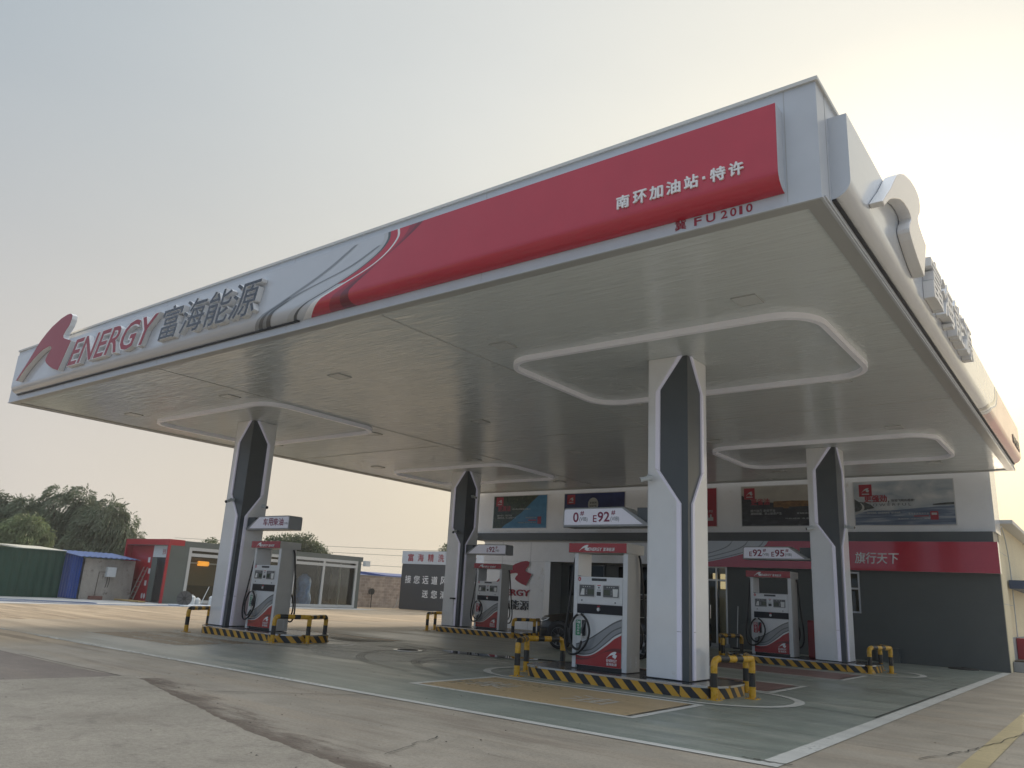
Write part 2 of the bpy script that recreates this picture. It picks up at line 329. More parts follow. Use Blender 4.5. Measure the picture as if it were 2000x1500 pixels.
def paint_mat(name, col, wear=.55, fade_x=None, scale=1.0, alpha=1.0):
    """worn floor paint: bare patches let the floor below show"""
    ma = bpy.data.materials.new(name); ma.use_nodes = True
    N, L = nodes_of(ma.node_tree); out = nn(N, 'ShaderNodeOutputMaterial'); b = nn(N, 'ShaderNodeBsdfPrincipled'); t = nn(N, 'ShaderNodeBsdfTransparent')
    b.inputs['Roughness'].default_value = .5
    tc = nn(N, 'ShaderNodeTexCoord')
    mp = nn(N, 'ShaderNodeMapping'); mp.inputs['Scale'].default_value = (.35*scale, 1.6*scale, 1); L.new(tc.outputs['Object'], mp.inputs[0])
    n1 = nn(N, 'ShaderNodeTexNoise'); n1.inputs['Scale'].default_value = 1.2; n1.inputs['Detail'].default_value = 9; n1.inputs['Roughness'].default_value = .72; L.new(mp.outputs[0], n1.inputs['Vector'])
    n2 = nn(N, 'ShaderNodeTexNoise'); n2.inputs['Scale'].default_value = 14*scale; n2.inputs['Detail'].default_value = 6; n2.inputs['Roughness'].default_value = .7; L.new(tc.outputs['Object'], n2.inputs['Vector'])
    av = nn(N, 'ShaderNodeMath', operation='MULTIPLY_ADD'); av.inputs[1].default_value = .35; L.new(n2.outputs[0], av.inputs[0])
    h = nn(N, 'ShaderNodeMath', operation='MULTIPLY'); h.inputs[1].default_value = .65; L.new(n1.outputs[0], h.inputs[0]); L.new(h.outputs[0], av.inputs[2])
    val = av.outputs[0]
    if fade_x:
        sp = nn(N, 'ShaderNodeSeparateXYZ'); L.new(tc.outputs['Object'], sp.inputs[0])
        r = nn(N, 'ShaderNodeMapRange'); r.inputs[1].default_value = fade_x[0]; r.inputs[2].default_value = fade_x[1]; r.inputs[4].default_value = fade_x[2]; L.new(sp.outputs[0], r.inputs[0])
        a = nn(N, 'ShaderNodeMath', operation='ADD'); L.new(val, a.inputs[0]); L.new(r.outputs[0], a.inputs[1]); val = a.outputs[0]
    rp = nn(N, 'ShaderNodeMapRange', interpolation_type='SMOOTHSTEP'); rp.inputs[1].default_value = wear-.05; rp.inputs[2].default_value = wear+.09; rp.inputs[3].default_value = alpha; rp.inputs[4].default_value = .08
    L.new(val, rp.inputs[0])
    cr_ = ramp(N, [(.35, [c*.82 for c in col]), (.62, [min(1, c*1.08) for c in col])]); L.new(n1.outputs[0], cr_.inputs[0]); L.new(cr_.outputs[0], b.inputs['Base Color'])
    x = nn(N, 'ShaderNodeMixShader'); L.new(rp.outputs[0], x.inputs[0]); L.new(t.outputs[0], x.inputs[1]); L.new(b.outputs[0], x.inputs[2]); L.new(x.outputs[0], out.inputs[0])
    return ma
P_WHITE = paint_mat("white_line_paint", (.66, .65, .60), .60, (-9, -24, .20))
P_ORANGE = paint_mat("orange_bay_paint", (.58, .42, .23), .60, (-7, -10.5, .10), .8, .85)
P_ORANGE_W = paint_mat("worn_orange_bay_paint", (.40, .28, .16), .50, None, .8, .7)
P_RED = paint_mat("red_bay_paint", (.27, .15, .13), .60, None, .8, .85)
P_YELLOW = paint_mat("yellow_line_paint", (.52, .42, .23), .60)
P_DARK = paint_mat("tyre_rubber_mark", (.055, .055, .05), .54, None, 2.5, .36)
P_DUST_SHEEN = paint_mat("pale_dust_sheen", (.54, .52, .45), .54, None, 1.3, .8)  # pale dust colour that also holds the floor's bright sheen
P_FAINT = paint_mat("faded_white_paint", (.62, .58, .50), .56, None, 1.5, .9)
P_DIRT = paint_mat("brown_dirt", (.13, .10, .075), .50, None, 1.2, .85)
JOINT = mat("dark_joint", (.05, .047, .04), .9)
PUDDLE = mat("puddle_water", (.03, .03, .03), .015, spec=.6)

# ------------------------------------------------------------------ geometry helpers
class MB:
    def __init__(s): s.v = []; s.f = []; s.m = []; s.uv = {}
    def add(s, vs, fs, mi=0):
        o = len(s.v); s.v += [Vector(p) for p in vs]
        for f in fs: s.f.append([i+o for i in f]); s.m.append(mi)
        return s
    def box(s, x0, y0, z0, x1, y1, z1, mi=0):
        x0, x1 = sorted((x0, x1)); y0, y1 = sorted((y0, y1)); z0, z1 = sorted((z0, z1))
        return s.add([(x0, y0, z0), (x1, y0, z0), (x1, y1, z0), (x0, y1, z0), (x0, y0, z1), (x1, y0, z1), (x1, y1, z1), (x0, y1, z1)],
                     [(0, 3, 2, 1), (4, 5, 6, 7), (0, 1, 5, 4), (1, 2, 6, 5), (2, 3, 7, 6), (3, 0, 4, 7)], mi)
    def poly(s, pts, mi=0): return s.add(pts, [list(range(len(pts)))], mi)
    def prism(s, F, pts, d0, d1, mi=0, side=None):
        n = len(pts); side = mi if side is None else side
        if sum(pts[i][0]*pts[(i+1) % n][1]-pts[(i+1) % n][0]*pts[i][1] for i in range(n)) < 0: pts = pts[::-1]
        a = [F(x, y, d0) for x, y in pts]; b = [F(x, y, d1) for x, y in pts]
        s.add(a+b, [list(range(n))[::-1]], side); o = len(s.v)-2*n
        s.f.append([o+n+i for i in range(n)]); s.m.append(mi)
        for i in range(n): s.f.append([o+i, o+(i+1) % n, o+n+(i+1) % n, o+n+i]); s.m.append(side)
        return s
    def tube(s, pts, r, n=10, mi=0, caps=True, mfun=None):
        pts = [Vector(p) for p in pts]; rings = []
        t0 = (pts[1]-pts[0]).normalized(); up = Vector((0, 0, 1)) if abs(t0.z) < .9 else Vector((1, 0, 0))
        a = t0.cross(up).normalized()
        for i, p in enumerate(pts):
            t = (pts[min(i+1, len(pts)-1)]-pts[max(i-1, 0)]).normalized()
            a = (a-t*a.dot(t)).normalized(); b = t.cross(a); rr = r[i] if isinstance(r, (list, tuple)) else r
            o = len(s.v); rings.append(o)
            s.v += [p+a*(rr*math.cos(2*math.pi*k/n))+b*(rr*math.sin(2*math.pi*k/n)) for k in range(n)]
        for i in range(len(pts)-1):
            mm = mfun(i) if mfun else mi
            for k in range(n):
                s.f.append([rings[i]+k, rings[i]+(k+1) % n, rings[i+1]+(k+1) % n, rings[i+1]+k]); s.m.append(mm)
        if caps:
            s.f.append([rings[0]+k for k in range(n)][::-1]); s.m.append(mi); s.f.append([rings[-1]+k for k in range(n)]); s.m.append(mi)
        return s
    def cyl(s, p0, p1, r0, r1=None, n=16, mi=0): return s.tube([p0, p1], [r0, r0 if r1 is None else r1], n, mi)
    def build(s, name, mats, parent=None, smooth=False, bevel=0, **props):
        if not isinstance(mats, (list, tuple)): mats = [mats]
        off = world_loc(parent) if parent else Vector((0, 0, 0))
        if parent is None and props.pop('center', True) and s.v:
            xs = [p.x for p in s.v]; ys = [p.y for p in s.v]; zs = [p.z for p in s.v]
            off = Vector(((min(xs)+max(xs))/2, (min(ys)+max(ys))/2, min(zs)))
        elif 'center' in props: props.pop('center')
        me = bpy.data.meshes.new(name); me.from_pydata([p-off for p in s.v], [], s.f); me.update()
        for m_ in mats: me.materials.append(m_)
        me.polygons.foreach_set('material_index', s.m)
        if smooth: me.polygons.foreach_set('use_smooth', [True]*len(s.f))
        o = bpy.data.objects.new(name, me); COL.objects.link(o)
        if parent: o.parent = parent
        else: o.location = off
        if smooth and smooth != 'all':
            try:
                bm = bmesh.new(); bm.from_mesh(me)
                for e in bm.edges:
                    if len(e.link_faces) == 2 and e.calc_face_angle(0) > R(40): e.smooth = False
                bm.to_mesh(me); bm.free()
            except Exception: pass
        if bevel:
            md = o.modifiers.new("bevel", 'BEVEL'); md.width = bevel; md.segments = 2; md.limit_method = 'ANGLE'; md.angle_limit = R(40)
        for k, v in props.items(): o[k] = v
        return o
def world_loc(o):
    v = Vector((0, 0, 0))
    while o: v += o.location; o = o.parent
    return v
def Frame(o, r, u):
    o, r, u = Vector(o), Vector(r), Vector(u); n = r.cross(u)
    def f(x, y, z=0): return o+r*x+u*y+n*z
    f.o, f.r, f.u, f.n = o, r, u, n
    return f
def FY(y): return Frame((0, y, 0), (1, 0, 0), (0, 0, 1))     # plane facing -Y, coordinates (X, Z)
def FX(x): return Frame((x, 0, 0), (0, 1, 0), (0, 0, 1))     # plane facing +X, coordinates (Y, Z)
def FG(z): return Frame((0, 0, z), (1, 0, 0), (0, 1, 0))     # floor, coordinates (X, Y)
def thing(name, label, cat, loc, group=None):
    o = bpy.data.objects.new(name, None); COL.objects.link(o); o.location = loc; o.empty_display_size = .2
    o['label'] = label; o['category'] = cat
    if group: o['group'] = group
    return o
def tag(o, label, cat, group=None):
    o['label'] = label; o['category'] = cat
    if group: o['group'] = group
    return o
def struct(o): o['kind'] = 'structure'; return o
def dup(root, loc, rz=0, label=None, sub=None):
    r = root.copy(); COL.objects.link(r); r.location = loc; r.rotation_euler = (0, 0, rz)
    if label: r['label'] = label
    for ch in list(root.children):
        c = ch.copy(); COL.objects.link(c); c.parent = r
        for g in ch.children:
            d = g.copy(); COL.objects.link(d); d.parent = c
    return r
def crom(pts, k=8):
    P = [Vector(p) for p in pts]; P = [P[0]*2-P[1]]+P+[P[-1]*2-P[-2]]; out = []
    for i in range(1, len(P)-2):
        for j in range(k):
            t = j/k; a, b, c, d = P[i-1:i+3]
            out.append(.5*((2*b)+(c-a)*t+(2*a-5*b+4*c-d)*t*t+(3*b-a-3*c+d)*t**3))
    out.append(P[-2]); return out
def ribbon(mb, fn, A, B, k=8, mi=0):
    """band between two curves of equal point count, mapped to 3-D by fn(x, y)"""
    a = crom([(p[0], p[1], 0) for p in A], k); b = crom([(p[0], p[1], 0) for p in B], k)
    o = len(mb.v); n = len(a)
    mb.v += [Vector(fn(p.x, p.y)) for p in a]+[Vector(fn(p.x, p.y)) for p in b]
    for i in range(n-1):
        mb.f.append([o+i, o+i+1, o+n+i+1, o+n+i]); mb.m.append(mi)
    return mb
def arc(cx, cy, r, a0, a1, n=8): return [(cx+r*math.cos(R(a0+(a1-a0)*i/n)), cy+r*math.sin(R(a0+(a1-a0)*i/n))) for i in range(n+1)]
def rrect(x0, y0, x1, y1, r, n=5):
    return arc(x1-r, y0+r, r, -90, 0, n)+arc(x1-r, y1-r, r, 0, 90, n)+arc(x0+r, y1-r, r, 90, 180, n)+arc(x0+r, y0+r, r, 180, 270, n)
def text_mesh(body, bold, shear, extrude):
    c = bpy.data.curves.new("t", 'FONT'); c.body = body; c.offset = bold; c.shear = shear; c.extrude = extrude; c.resolution_u = 3
    o = bpy.data.objects.new("t", c); COL.objects.link(o)
    dg = bpy.context.evaluated_depsgraph_get(); me = bpy.data.meshes.new_from_object(o.evaluated_get(dg))
    bpy.data.objects.remove(o); bpy.data.curves.remove(c); return me
def text(mb, F, body, box, d0, d1=None, mi=0, side=None, bold=0., shear=0., fit=True):
    """lay text into box=(x0, y0, x1, y1) of frame F; d0 = stand-off, d1 = front of a raised letter"""
    ext = .1 if d1 is not None else 0
    cjk = any(ord(c) > 0x2e80 for c in body)
    me = text_mesh(body, 0 if cjk else bold, shear, ext)
    xs = [v.co.x for v in me.vertices]; ys = [v.co.y for v in me.vertices]
    if not xs: return mb
    ax, ay, bx, by = min(xs), min(ys), max(xs), max(ys); sx = (box[2]-box[0])/(bx-ax); sy = (box[3]-box[1])/(by-ay)
    # CJK strokes are thickened with shifted copies, each a hair in front of the last
    w_ = bold*.8; sh = [(0, 0)] if not (cjk and bold > .008) else [(-w_, 0), (w_, 0), (0, -w_*.8), (0, w_*.8)]
    for ci, (ex, ey) in enumerate(sh):
        o = len(mb.v); dd = ci*.0004
        for v in me.vertices:
            d = d0+dd if d1 is None else (d1+dd if v.co.z > 0 else d0)
            mb.v.append(F(box[0]+(v.co.x-ax+ex)*sx, box[1]+(v.co.y-ay+ey)*sy, d))
        for p in me.polygons:
            mb.f.append([i+o for i in p.vertices]); mb.m.append(mi if (d1 is None or p.normal.z > .7) else (mi if side is None else side))
    bpy.data.meshes.remove(me); return mb
LOGO = [(-23.64, 6.44), (-23.36, 6.68), (-23.08, 6.91), (-22.82, 7.16), (-22.55, 7.41), (-22.25, 7.60), (-21.95, 7.75), (-21.47, 7.90), (-21.13, 7.95), (-20.93, 7.94), (-20.81, 7.87), (-20.80, 7.76), (-20.87, 7.60),
        (-21.04, 7.46), (-21.11, 7.37), (-21.08, 7.30), (-21.0, 7.26), (-20.80, 7.20), (-20.57, 7.14), (-20.78, 6.77), (-21.0, 6.39), (-21.35, 6.48), (-21.60, 6.58), (-21.82, 6.69), (-21.92, 6.77), (-21.93, 6.83), (-21.85, 6.95),
        (-21.74, 7.04), (-21.70, 7.10), (-21.76, 7.15), (-21.90, 7.17), (-22.18, 7.14), (-22.45, 7.06), (-22.71, 6.94), (-22.95, 6.82), (-23.18, 6.69), (-23.53, 6.42)]
def emblem(mb, F, box, d0, d1, mi=0, side=None):
    x0, y0, x1, y1 = box
    pts = [(x0+(x+23.64)/3.07*(x1-x0), y0+(y-6.39)/1.56*(y1-y0)) for x, y in LOGO]
    return mb.prism(F, pts, d0, d1, mi, side)

# ================================================================== SETTING: ground
g = MB(); g.poly([(-600, -300, 0), (600, -300, 0), (600, 900, 0), (-600, 900, 0)]); struct(g.build("ground", G_YARD, center=False))
g = MB(); g.poly([(-26, 8.25, .004), (-2.96, 8.25, .004), (-2.96, 28.7, .004), (-26, 28.7, .004)]); struct(g.build("forecourt", G_GREEN, center=False))
# rough road slab in the foreground with a broken edge
edge = [(-11.64, 5.75), (-11.66, 6.28), (-10.7, 6.02), (-9.64, 5.71), (-8.8, 5.50), (-7.91, 5.26), (-7.2, 5.08), (-6.58, 4.96), (-5.94, 4.87), (-5.49, 4.79), (-4.4, 4.62), (-3.0, 4.45), (0, 4.2), (6, 4.0)]
ep = []
for a, b in zip(edge, edge[1:]):
    for i in range(8):
        t = i/8; ep.append((a[0]+(b[0]-a[0])*t+random.uniform(-.02, .02), a[1]+(b[1]-a[1])*t+random.uniform(-.018, .018)))
ep.append(edge[-1])
sl_ = MB(); outline = [(6, -30), ] + ep[::-1] + [(-11.8, 4.6), (-14, 1.0), (-26, -30)]
sl_.prism(FG(0), outline, -.05, .055); struct(sl_.build("road", G_SLAB, center=False))
a_ = MB(); a_.prism(FG(0), [(-11.70, 6.30), (-12.1, 6.25), (-13.07, 6.08), (-14.81, 6.16), (-16.17, 6.18), (-19, 6.2), (-30, 5.5), (-30, -20), (-26, -29), (-14.05, 1.0), (-11.85, 4.6), (-11.70, 5.75)], -.05, .02); struct(a_.build("asphalt_patch", G_ASPH, center=False))
def soft_dirt():
    ma = bpy.data.materials.new("loose_brown_dirt"); ma.use_nodes = True
    N, L = nodes_of(ma.node_tree); out = nn(N, 'ShaderNodeOutputMaterial'); b = nn(N, 'ShaderNodeBsdfPrincipled'); t = nn(N, 'ShaderNodeBsdfTransparent'); b.inputs['Roughness'].default_value = .95
    b.inputs['Base Color'].default_value = (.20, .155, .12, 1)
    uv = nn(N, 'ShaderNodeUVMap'); sp = nn(N, 'ShaderNodeSeparateXYZ'); L.new(uv.outputs[0], sp.inputs[0])
    tc = nn(N, 'ShaderNodeTexCoord'); mp = nn(N, 'ShaderNodeMapping'); mp.inputs['Scale'].default_value = (.5, 1.6, 1); mp.inputs['Rotation'].default_value = (0, 0, .3); L.new(tc.outputs['Object'], mp.inputs[0])
    nz = nn(N, 'ShaderNodeTexNoise'); nz.inputs['Scale'].default_value = 2.2; nz.inputs['Detail'].default_value = 9; nz.inputs['Roughness'].default_value = .7; L.new(mp.outputs[0], nz.inputs['Vector'])
    a = nn(N, 'ShaderNodeMath', operation='SUBTRACT'); L.new(nz.outputs[0], a.inputs[0])
    k = nn(N, 'ShaderNodeMath', operation='MULTIPLY_ADD'); k.inputs[1].default_value = .62; k.inputs[2].default_value = .12; L.new(sp.outputs[1], k.inputs[0]); L.new(k.outputs[0], a.inputs[1])
    r = nn(N, 'ShaderNodeMapRange', interpolation_type='SMOOTHSTEP'); r.inputs[1].default_value = -.02; r.inputs[2].default_value = .34; r.inputs[4].default_value = .72; L.new(a.outputs[0], r.inputs[0])
    x = nn(N, 'ShaderNodeMixShader'); L.new(r.outputs[0], x.inputs[0]); L.new(t.outputs[0], x.inputs[1]); L.new(b.outputs[0], x.inputs[2]); L.new(x.outputs[0], out.inputs[0]); return ma
d_ = MB(); da = [(x-.1, y-.05) for x, y in edge[1:13]]; db = [(x+.35, y+.95) for x, y in edge[1:13]]
ribbon(d_, lambda x, y: (x, y, .006), da, db, 6); o = struct(d_.build("dirt_strip", soft_dirt(), center=False))
uv = o.data.uv_layers.new(name="UVMap"); hn = len(o.data.vertices)//2
for p in o.data.polygons:
    for li, vi in zip(p.loop_indices, p.vertices): uv.data[li].uv = ((vi % hn)/hn, 0 if vi < hn else 1)
# painted markings
def mark(name, polys, m_, z):
    b = MB()
    for p in polys: b.poly([(x, y, z) for x, y in p])
    return struct(b.build(name, m_, center=False))
def rect(x0, y0, x1, y1): return [(x0, y0), (x1, y0), (x1, y1), (x0, y1)]
Z1, Z2, Z3 = .008, .012, .016
mark("front_line", [rect(-23.5, 8.18, -2.86, 8.33)], P_WHITE, Z1)
mark("side_line", [rect(-3.08, 8.33, -2.86, 28.5)], P_WHITE, Z1)
mark("yellow_line", [rect(-1.56, 3.0, -1.32, 34)], P_YELLOW, Z1)
def bay(x0, y0, x1, y1, m_, w=.12):
    mark("painted_bay", [rect(x0+w, y0+w, x1-w, y1-w)], m_, Z1)
    mark("bay_border", [rect(x0, y0, x1, y0+w), rect(x0, y1-w, x1, y1), rect(x0, y0+w, x0+w, y1-w), rect(x1-w*1.6, y0+w, x1, y1-w)], P_WHITE, Z1)
bay(-9.42, 9.72, -5.28, 12.02, P_ORANGE)
bay(-9.42, 14.95, -5.26, 17.0, P_RED); bay(-9.42, 19.4, -5.2, 21.7, P_RED)
bay(-20.8, 9.72, -16.6, 12.02, P_ORANGE_W); bay(-20.8, 15.1, -16.6, 17.1, P_ORANGE_W)
ch = MB(); text(ch, FG(Z2), "柴", (-8.95, 10.55, -8.15, 11.3), 0); text(ch, FG(Z2), "油", (-7.0, 10.45, -6.2, 11.2), 0)
struct(ch.build("floor_lettering", P_FAINT, center=False))
def oval(cx, cy, hx=3.1, hy=1.36, w=.11):
    b = MB(); o_ = rrect(cx-hx, cy-hy, cx+hx, cy+hy, hy*.98, 12); i_ = rrect(cx-hx+w*1.5, cy-hy+w, cx+hx-w*1.5, cy+hy-w, hy*.98-w, 12); n = len(o_)
    vs = [(x, y, Z2) for x, y in o_]+[(x, y, Z2) for x, y in i_]
    b.add(vs, [[i, (i+1) % n, n+(i+1) % n, n+i] for i in range(n)]); struct(b.build("island_line", P_WHITE, center=False))
ISL = [(-7.42, 13.53), (-18.70, 13.53), (-18.80, 23.25), (-7.32, 23.25)]     # near right, near left, far left, far right
for c in ISL: oval(c[0]+.02, c[1]-.05)
# far parking lines
mark("parking_line", [[(-39.4, 31.85), (-39.3, 32.0), (-34.4, 28.75), (-34.5, 28.62)], [(-37.1, 33.25), (-37.0, 33.4), (-31.9, 30.05), (-32.0, 29.9)]], P_WHITE, .006)
# tyre marks
tm = MB()
def tyre(pts, w=.16):
    P = crom([(x, y, 0) for x, y in pts], 8); A, B = [], []
    for off in (-.5, -.18, .14, .46):
        o = len(tm.v); q = []
        for i, p in enumerate(P):
            t = (P[min(i+1, len(P)-1)]-P[max(i-1, 0)]).normalized(); nrm = Vector((-t.y, t.x, 0))
            q += [p+nrm*(w*off*1.0), p+nrm*(w*(off+.2))]
        tm.v += [Vector((v.x, v.y, Z2+.002)) for v in q]
        for i in range(len(P)-1): tm.f.append([o+2*i, o+2*i+1, o+2*i+3, o+2*i+2]); tm.m.append(0)
tyre([(-17.5, 11.7), (-15.2, 12.4), (-13.6, 13.3), (-13.0, 14.3), (-13.4, 15.4), (-15.0, 16.2)])
tyre([(-17.5, 12.6), (-15.6, 13.1), (-14.4, 13.7), (-13.9, 14.5), (-14.4, 15.3), (-15.5, 15.7)])
tyre([(-9.8, 11.2), (-11.2, 11.9), (-12.2, 12.8), (-12.6, 13.8), (-12.2, 14.8), (-11.2, 15.4)])
tyre([(-10.6, 11.0), (-12.3, 11.5), (-13.6, 12.5), (-14.3, 13.8), (-14.2, 15.0)])
tyre([(-11.6, 12.2), (-12.1, 13.2), (-11.9, 14.2), (-11.2, 14.8)])
struct(tm.build("tyre_mark", P_DARK, center=False))
du = MB()  # pale blobs: dust, with the sheen of the floor put into the colour
for cx_, cy_, rx_, ry_ in ((-13.6, 13.6, 2.6, 1.9), (-16.2, 15.6, 2.2, .8)):
    du.poly([(cx_+rx_*(1+.15*math.sin(3*a))*math.cos(a), cy_+ry_*(1+.12*math.sin(4*a+1))*math.sin(a), Z1) for a in [2*math.pi*i/48 for i in range(48)]])
struct(du.build("dust_sheen_patch", P_DUST_SHEEN, center=False))
jt = MB()
def joint(a, b, w=.02, z=.0145):
    a, b = Vector((*a, z)), Vector((*b, z)); t = (b-a).normalized(); n_ = Vector((-t.y, t.x, 0))*w/2
    jt.poly([a-n_, b-n_, b+n_, a+n_])
joint((-4.25, 13.45), (-3.1, 13.2)); joint((-3.12, 13.2), (-3.12, 20.5), .025); joint((-8.6, 8.1), (-10.0, 6.4), .018); joint((-11.2, 6.22), (-15.5, 6.22), .02, .024)
def crack(pts, w=.012, z=.0145):
    for a, b in zip(pts, pts[1:]):
        n = 5
        prev = a
        for i in range(1, n+1):
            t = i/n; q = (a[0]+(b[0]-a[0])*t+random.uniform(-.03, .03), a[1]+(b[1]-a[1])*t+random.uniform(-.03, .03))
            joint(prev, q, w*random.uniform(.6, 1.4), z); prev = q
crack([(-1.95, 10.0), (-1.66, 11.0), (-1.56, 11.6), (-1.42, 12.4), (-1.3, 13.4), (-1.0, 15)]); crack([(-5.9, 6.6), (-5.75, 6.1), (-5.6, 5.5)]); crack([(-9.0, 8.9), (-8.0, 9.3), (-7.6, 9.2)], .006); crack([(-3.3, 8.4), (-3.0, 8.35), (-2.8, 8.42)], .03)
struct(jt.build("ground_joint", JOINT, center=False))
pd = MB(); pp_ = []
for i in range(40):
    a = 2*math.pi*i/40; k = 1+.22*math.sin(3*a+.5)+.15*math.sin(5*a); pp_.append((-12.1+1.75*k*math.cos(a)*.96+.25*math.sin(a), 15.75+.42*k*math.sin(a)+.35*math.cos(a)))
pd.poly([(x, y, .0165) for x, y in pp_]); struct(pd.build("puddle", PUDDLE, center=False))
pale = mat("pale_concrete_apron", (.50, .50, .48), .8, noise=(.8, .15, (1, 1, 1)))
struct(MB().poly([(-40.4, 8, .006), (-36.6, 12.6, .006), (-37.0, 22.4, .006), (-38.2, 30, .006), (-38.6, 36.6, .006), (-46, 36.6, .006), (-46, 8, .006)]).build("paved_strip", pale, center=False))
mh = MB(); mh.cyl((-14.2, 14.55, 0), (-14.2, 14.55, .022), .36, n=24); mh.cyl((-14.2, 14.55, .0), (-14.2, 14.55, .03), .26, n=24, mi=1)
tag(mh.build("manhole_cover", [SILVER, JOINT], smooth=True), "round steel manhole cover set in the wet forecourt among tyre marks", "manhole cover")
# crumbs and stones lying on the ground
cr_m = mat("crumb", (.09, .075, .06), .9)
cb = MB()
for i in range(130):
    x, y = random.uniform(-13, -1), random.uniform(3.2, 12)
    if random.random() < .5: x, y = random.uniform(-12, -5), random.uniform(4.0, 8.0)
    s_ = random.uniform(.004, .012); z = .055 if y < 4.7 else .004
    cb.add([(x-s_, y-s_*.7, z), (x+s_, y-s_, z), (x+s_*.8, y+s_, z), (x-s_, y+s_*.6, z), (x, y, z+s_*.7)], [(0, 1, 4), (1, 2, 4), (2, 3, 4), (3, 0, 4)])
o = cb.build("gravel_crumbs", cr_m, center=False); o['kind'] = 'stuff'; o['label'] = "small dark crumbs of grit scattered over the concrete"; o['category'] = "grit"

# ================================================================== CANOPY
XR, XL, YF, YB, ZB, ZT = -2.17, -24.90, 8.29, 28.49, 6.05, 7.57
can = thing("filling_station_canopy", "big white flat canopy roof with metal strip ceiling over the pumps", "canopy", ((XR+XL)/2, (YF+YB)/2, ZB))
b = MB(); t = .12
b.box(XL, YF, ZB, XR, YF+t, ZT); b.box(XL, YB-t, ZB, XR, YB, ZT); b.box(XL, YF+t, ZB, XL+t, YB-t, ZT); b.box(XR-t, YF+t, ZB, XR, YB-t, ZT)
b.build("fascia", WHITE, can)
b = MB(); b.box(XL+t, YF+t, ZB+.02, XR-t, YB-t, ZB+.06); b.build("soffit", SOFFIT, can)
b = MB(); b.box(XL+t, YF+t, ZT-.15, XR-t, YB-t, ZT-.1); b.build("roof_deck", TRIM, can)
b = MB(); w = .05
b.box(XL-.03, YF-.03, ZT, XR+.03, YF+.1, ZT+w); b.box(XL-.03, YB-.1, ZT, XR+.03, YB+.03, ZT+w); b.box(XL-.03, YF+.1, ZT, XL+.1, YB-.1, ZT+w); b.box(XR-.1, YF+.1, ZT, XR+.03, YB-.1, ZT+w)
b.build("coping", LIP, can)
b = MB(); z0, z1, w = ZB-.006, ZB+.02, .21
b.box(XL+.02, YF+.02, z0, XR-.02, YF+w, z1); b.box(XL+.02, YB-w, z0, XR-.02, YB-.02, z1); b.box(XL+.02, YF+w, z0, XL+w, YB-w, z1); b.box(XR-w, YF+w, z0, XR-.02, YB-w, z1)
b.build("soffit_border", BORDER, can)
b = MB()
b.box(XL-.012, YF-.012, ZB-.02, XR+.012, YF+.02, ZB+.008); b.box(XR-.02, YF+.02, ZB-.02, XR+.012, YB, ZB+.008); b.box(XL-.012, YF+.02, ZB-.02, XL+.02, YB, ZB+.008)
b.build("drip_edge", WHITE, can)
b = MB()   # panel joints of the fascia
for x in [-2.55, -7.2, -12.0, -16.7, -21.4]: MB().box(x-.004, YF-.003, ZB+.03, x+.004, YF+.01, ZT).build("fascia_joint", BORDER, can)
for y in [8.62, 13.2, 18, 22.8]: MB().box(XR-.01, y-.004, ZB+.03, XR+.003, y+.004, ZT).build("fascia_joint", BORDER, can)
b = MB()
for x in (-9.7, -17.05): MB().box(x-.012, YF+.22, ZB+.012, x+.012, YB-.22, ZB+.02).build("soffit_seam", FRAMEW, can)
b.box(XL+.22, 18.4, ZB+.013, XR-.22, 18.42, ZB+.02)
b.build("soffit_seam", FRAMEW, can)
LAMPG = mat('lamp_glass', (.66, .69, .69), .3)
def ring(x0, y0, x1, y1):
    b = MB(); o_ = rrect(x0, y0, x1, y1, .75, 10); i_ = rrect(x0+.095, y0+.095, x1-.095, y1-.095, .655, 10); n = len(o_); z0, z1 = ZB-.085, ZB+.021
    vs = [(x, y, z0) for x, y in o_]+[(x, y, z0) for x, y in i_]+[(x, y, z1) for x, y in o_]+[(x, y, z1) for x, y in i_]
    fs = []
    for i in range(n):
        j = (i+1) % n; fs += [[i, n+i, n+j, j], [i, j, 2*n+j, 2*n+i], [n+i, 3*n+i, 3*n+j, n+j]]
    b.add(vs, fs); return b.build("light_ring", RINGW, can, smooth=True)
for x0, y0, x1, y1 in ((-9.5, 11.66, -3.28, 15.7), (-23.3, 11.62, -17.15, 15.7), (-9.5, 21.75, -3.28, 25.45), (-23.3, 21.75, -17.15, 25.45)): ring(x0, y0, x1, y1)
for x in (-4.05, -8.83, -13.57, -17.88, -22.87):
    for y in (10.95, 16.02, 20.9, 26.4):
        b = MB(); s_ = .19
        b.box(x-s_, y-s_, ZB+.006, x+s_, y+s_, ZB+.02); lt = b.build("ceiling_light", LAMPG, can)
        b = MB(); e = .005
        b.box(x-s_-e, y-s_-e, ZB+.002, x+s_+e, y-s_, ZB+.02); b.box(x-s_-e, y+s_, ZB+.002, x+s_+e, y+s_+e, ZB+.02); b.box(x-s_-e, y-s_, ZB+.002, x-s_, y+s_, ZB+.02); b.box(x+s_, y-s_, ZB+.002, x+s_+e, y+s_, ZB+.02)
        b.build("lamp_frame", BORDER, lt)

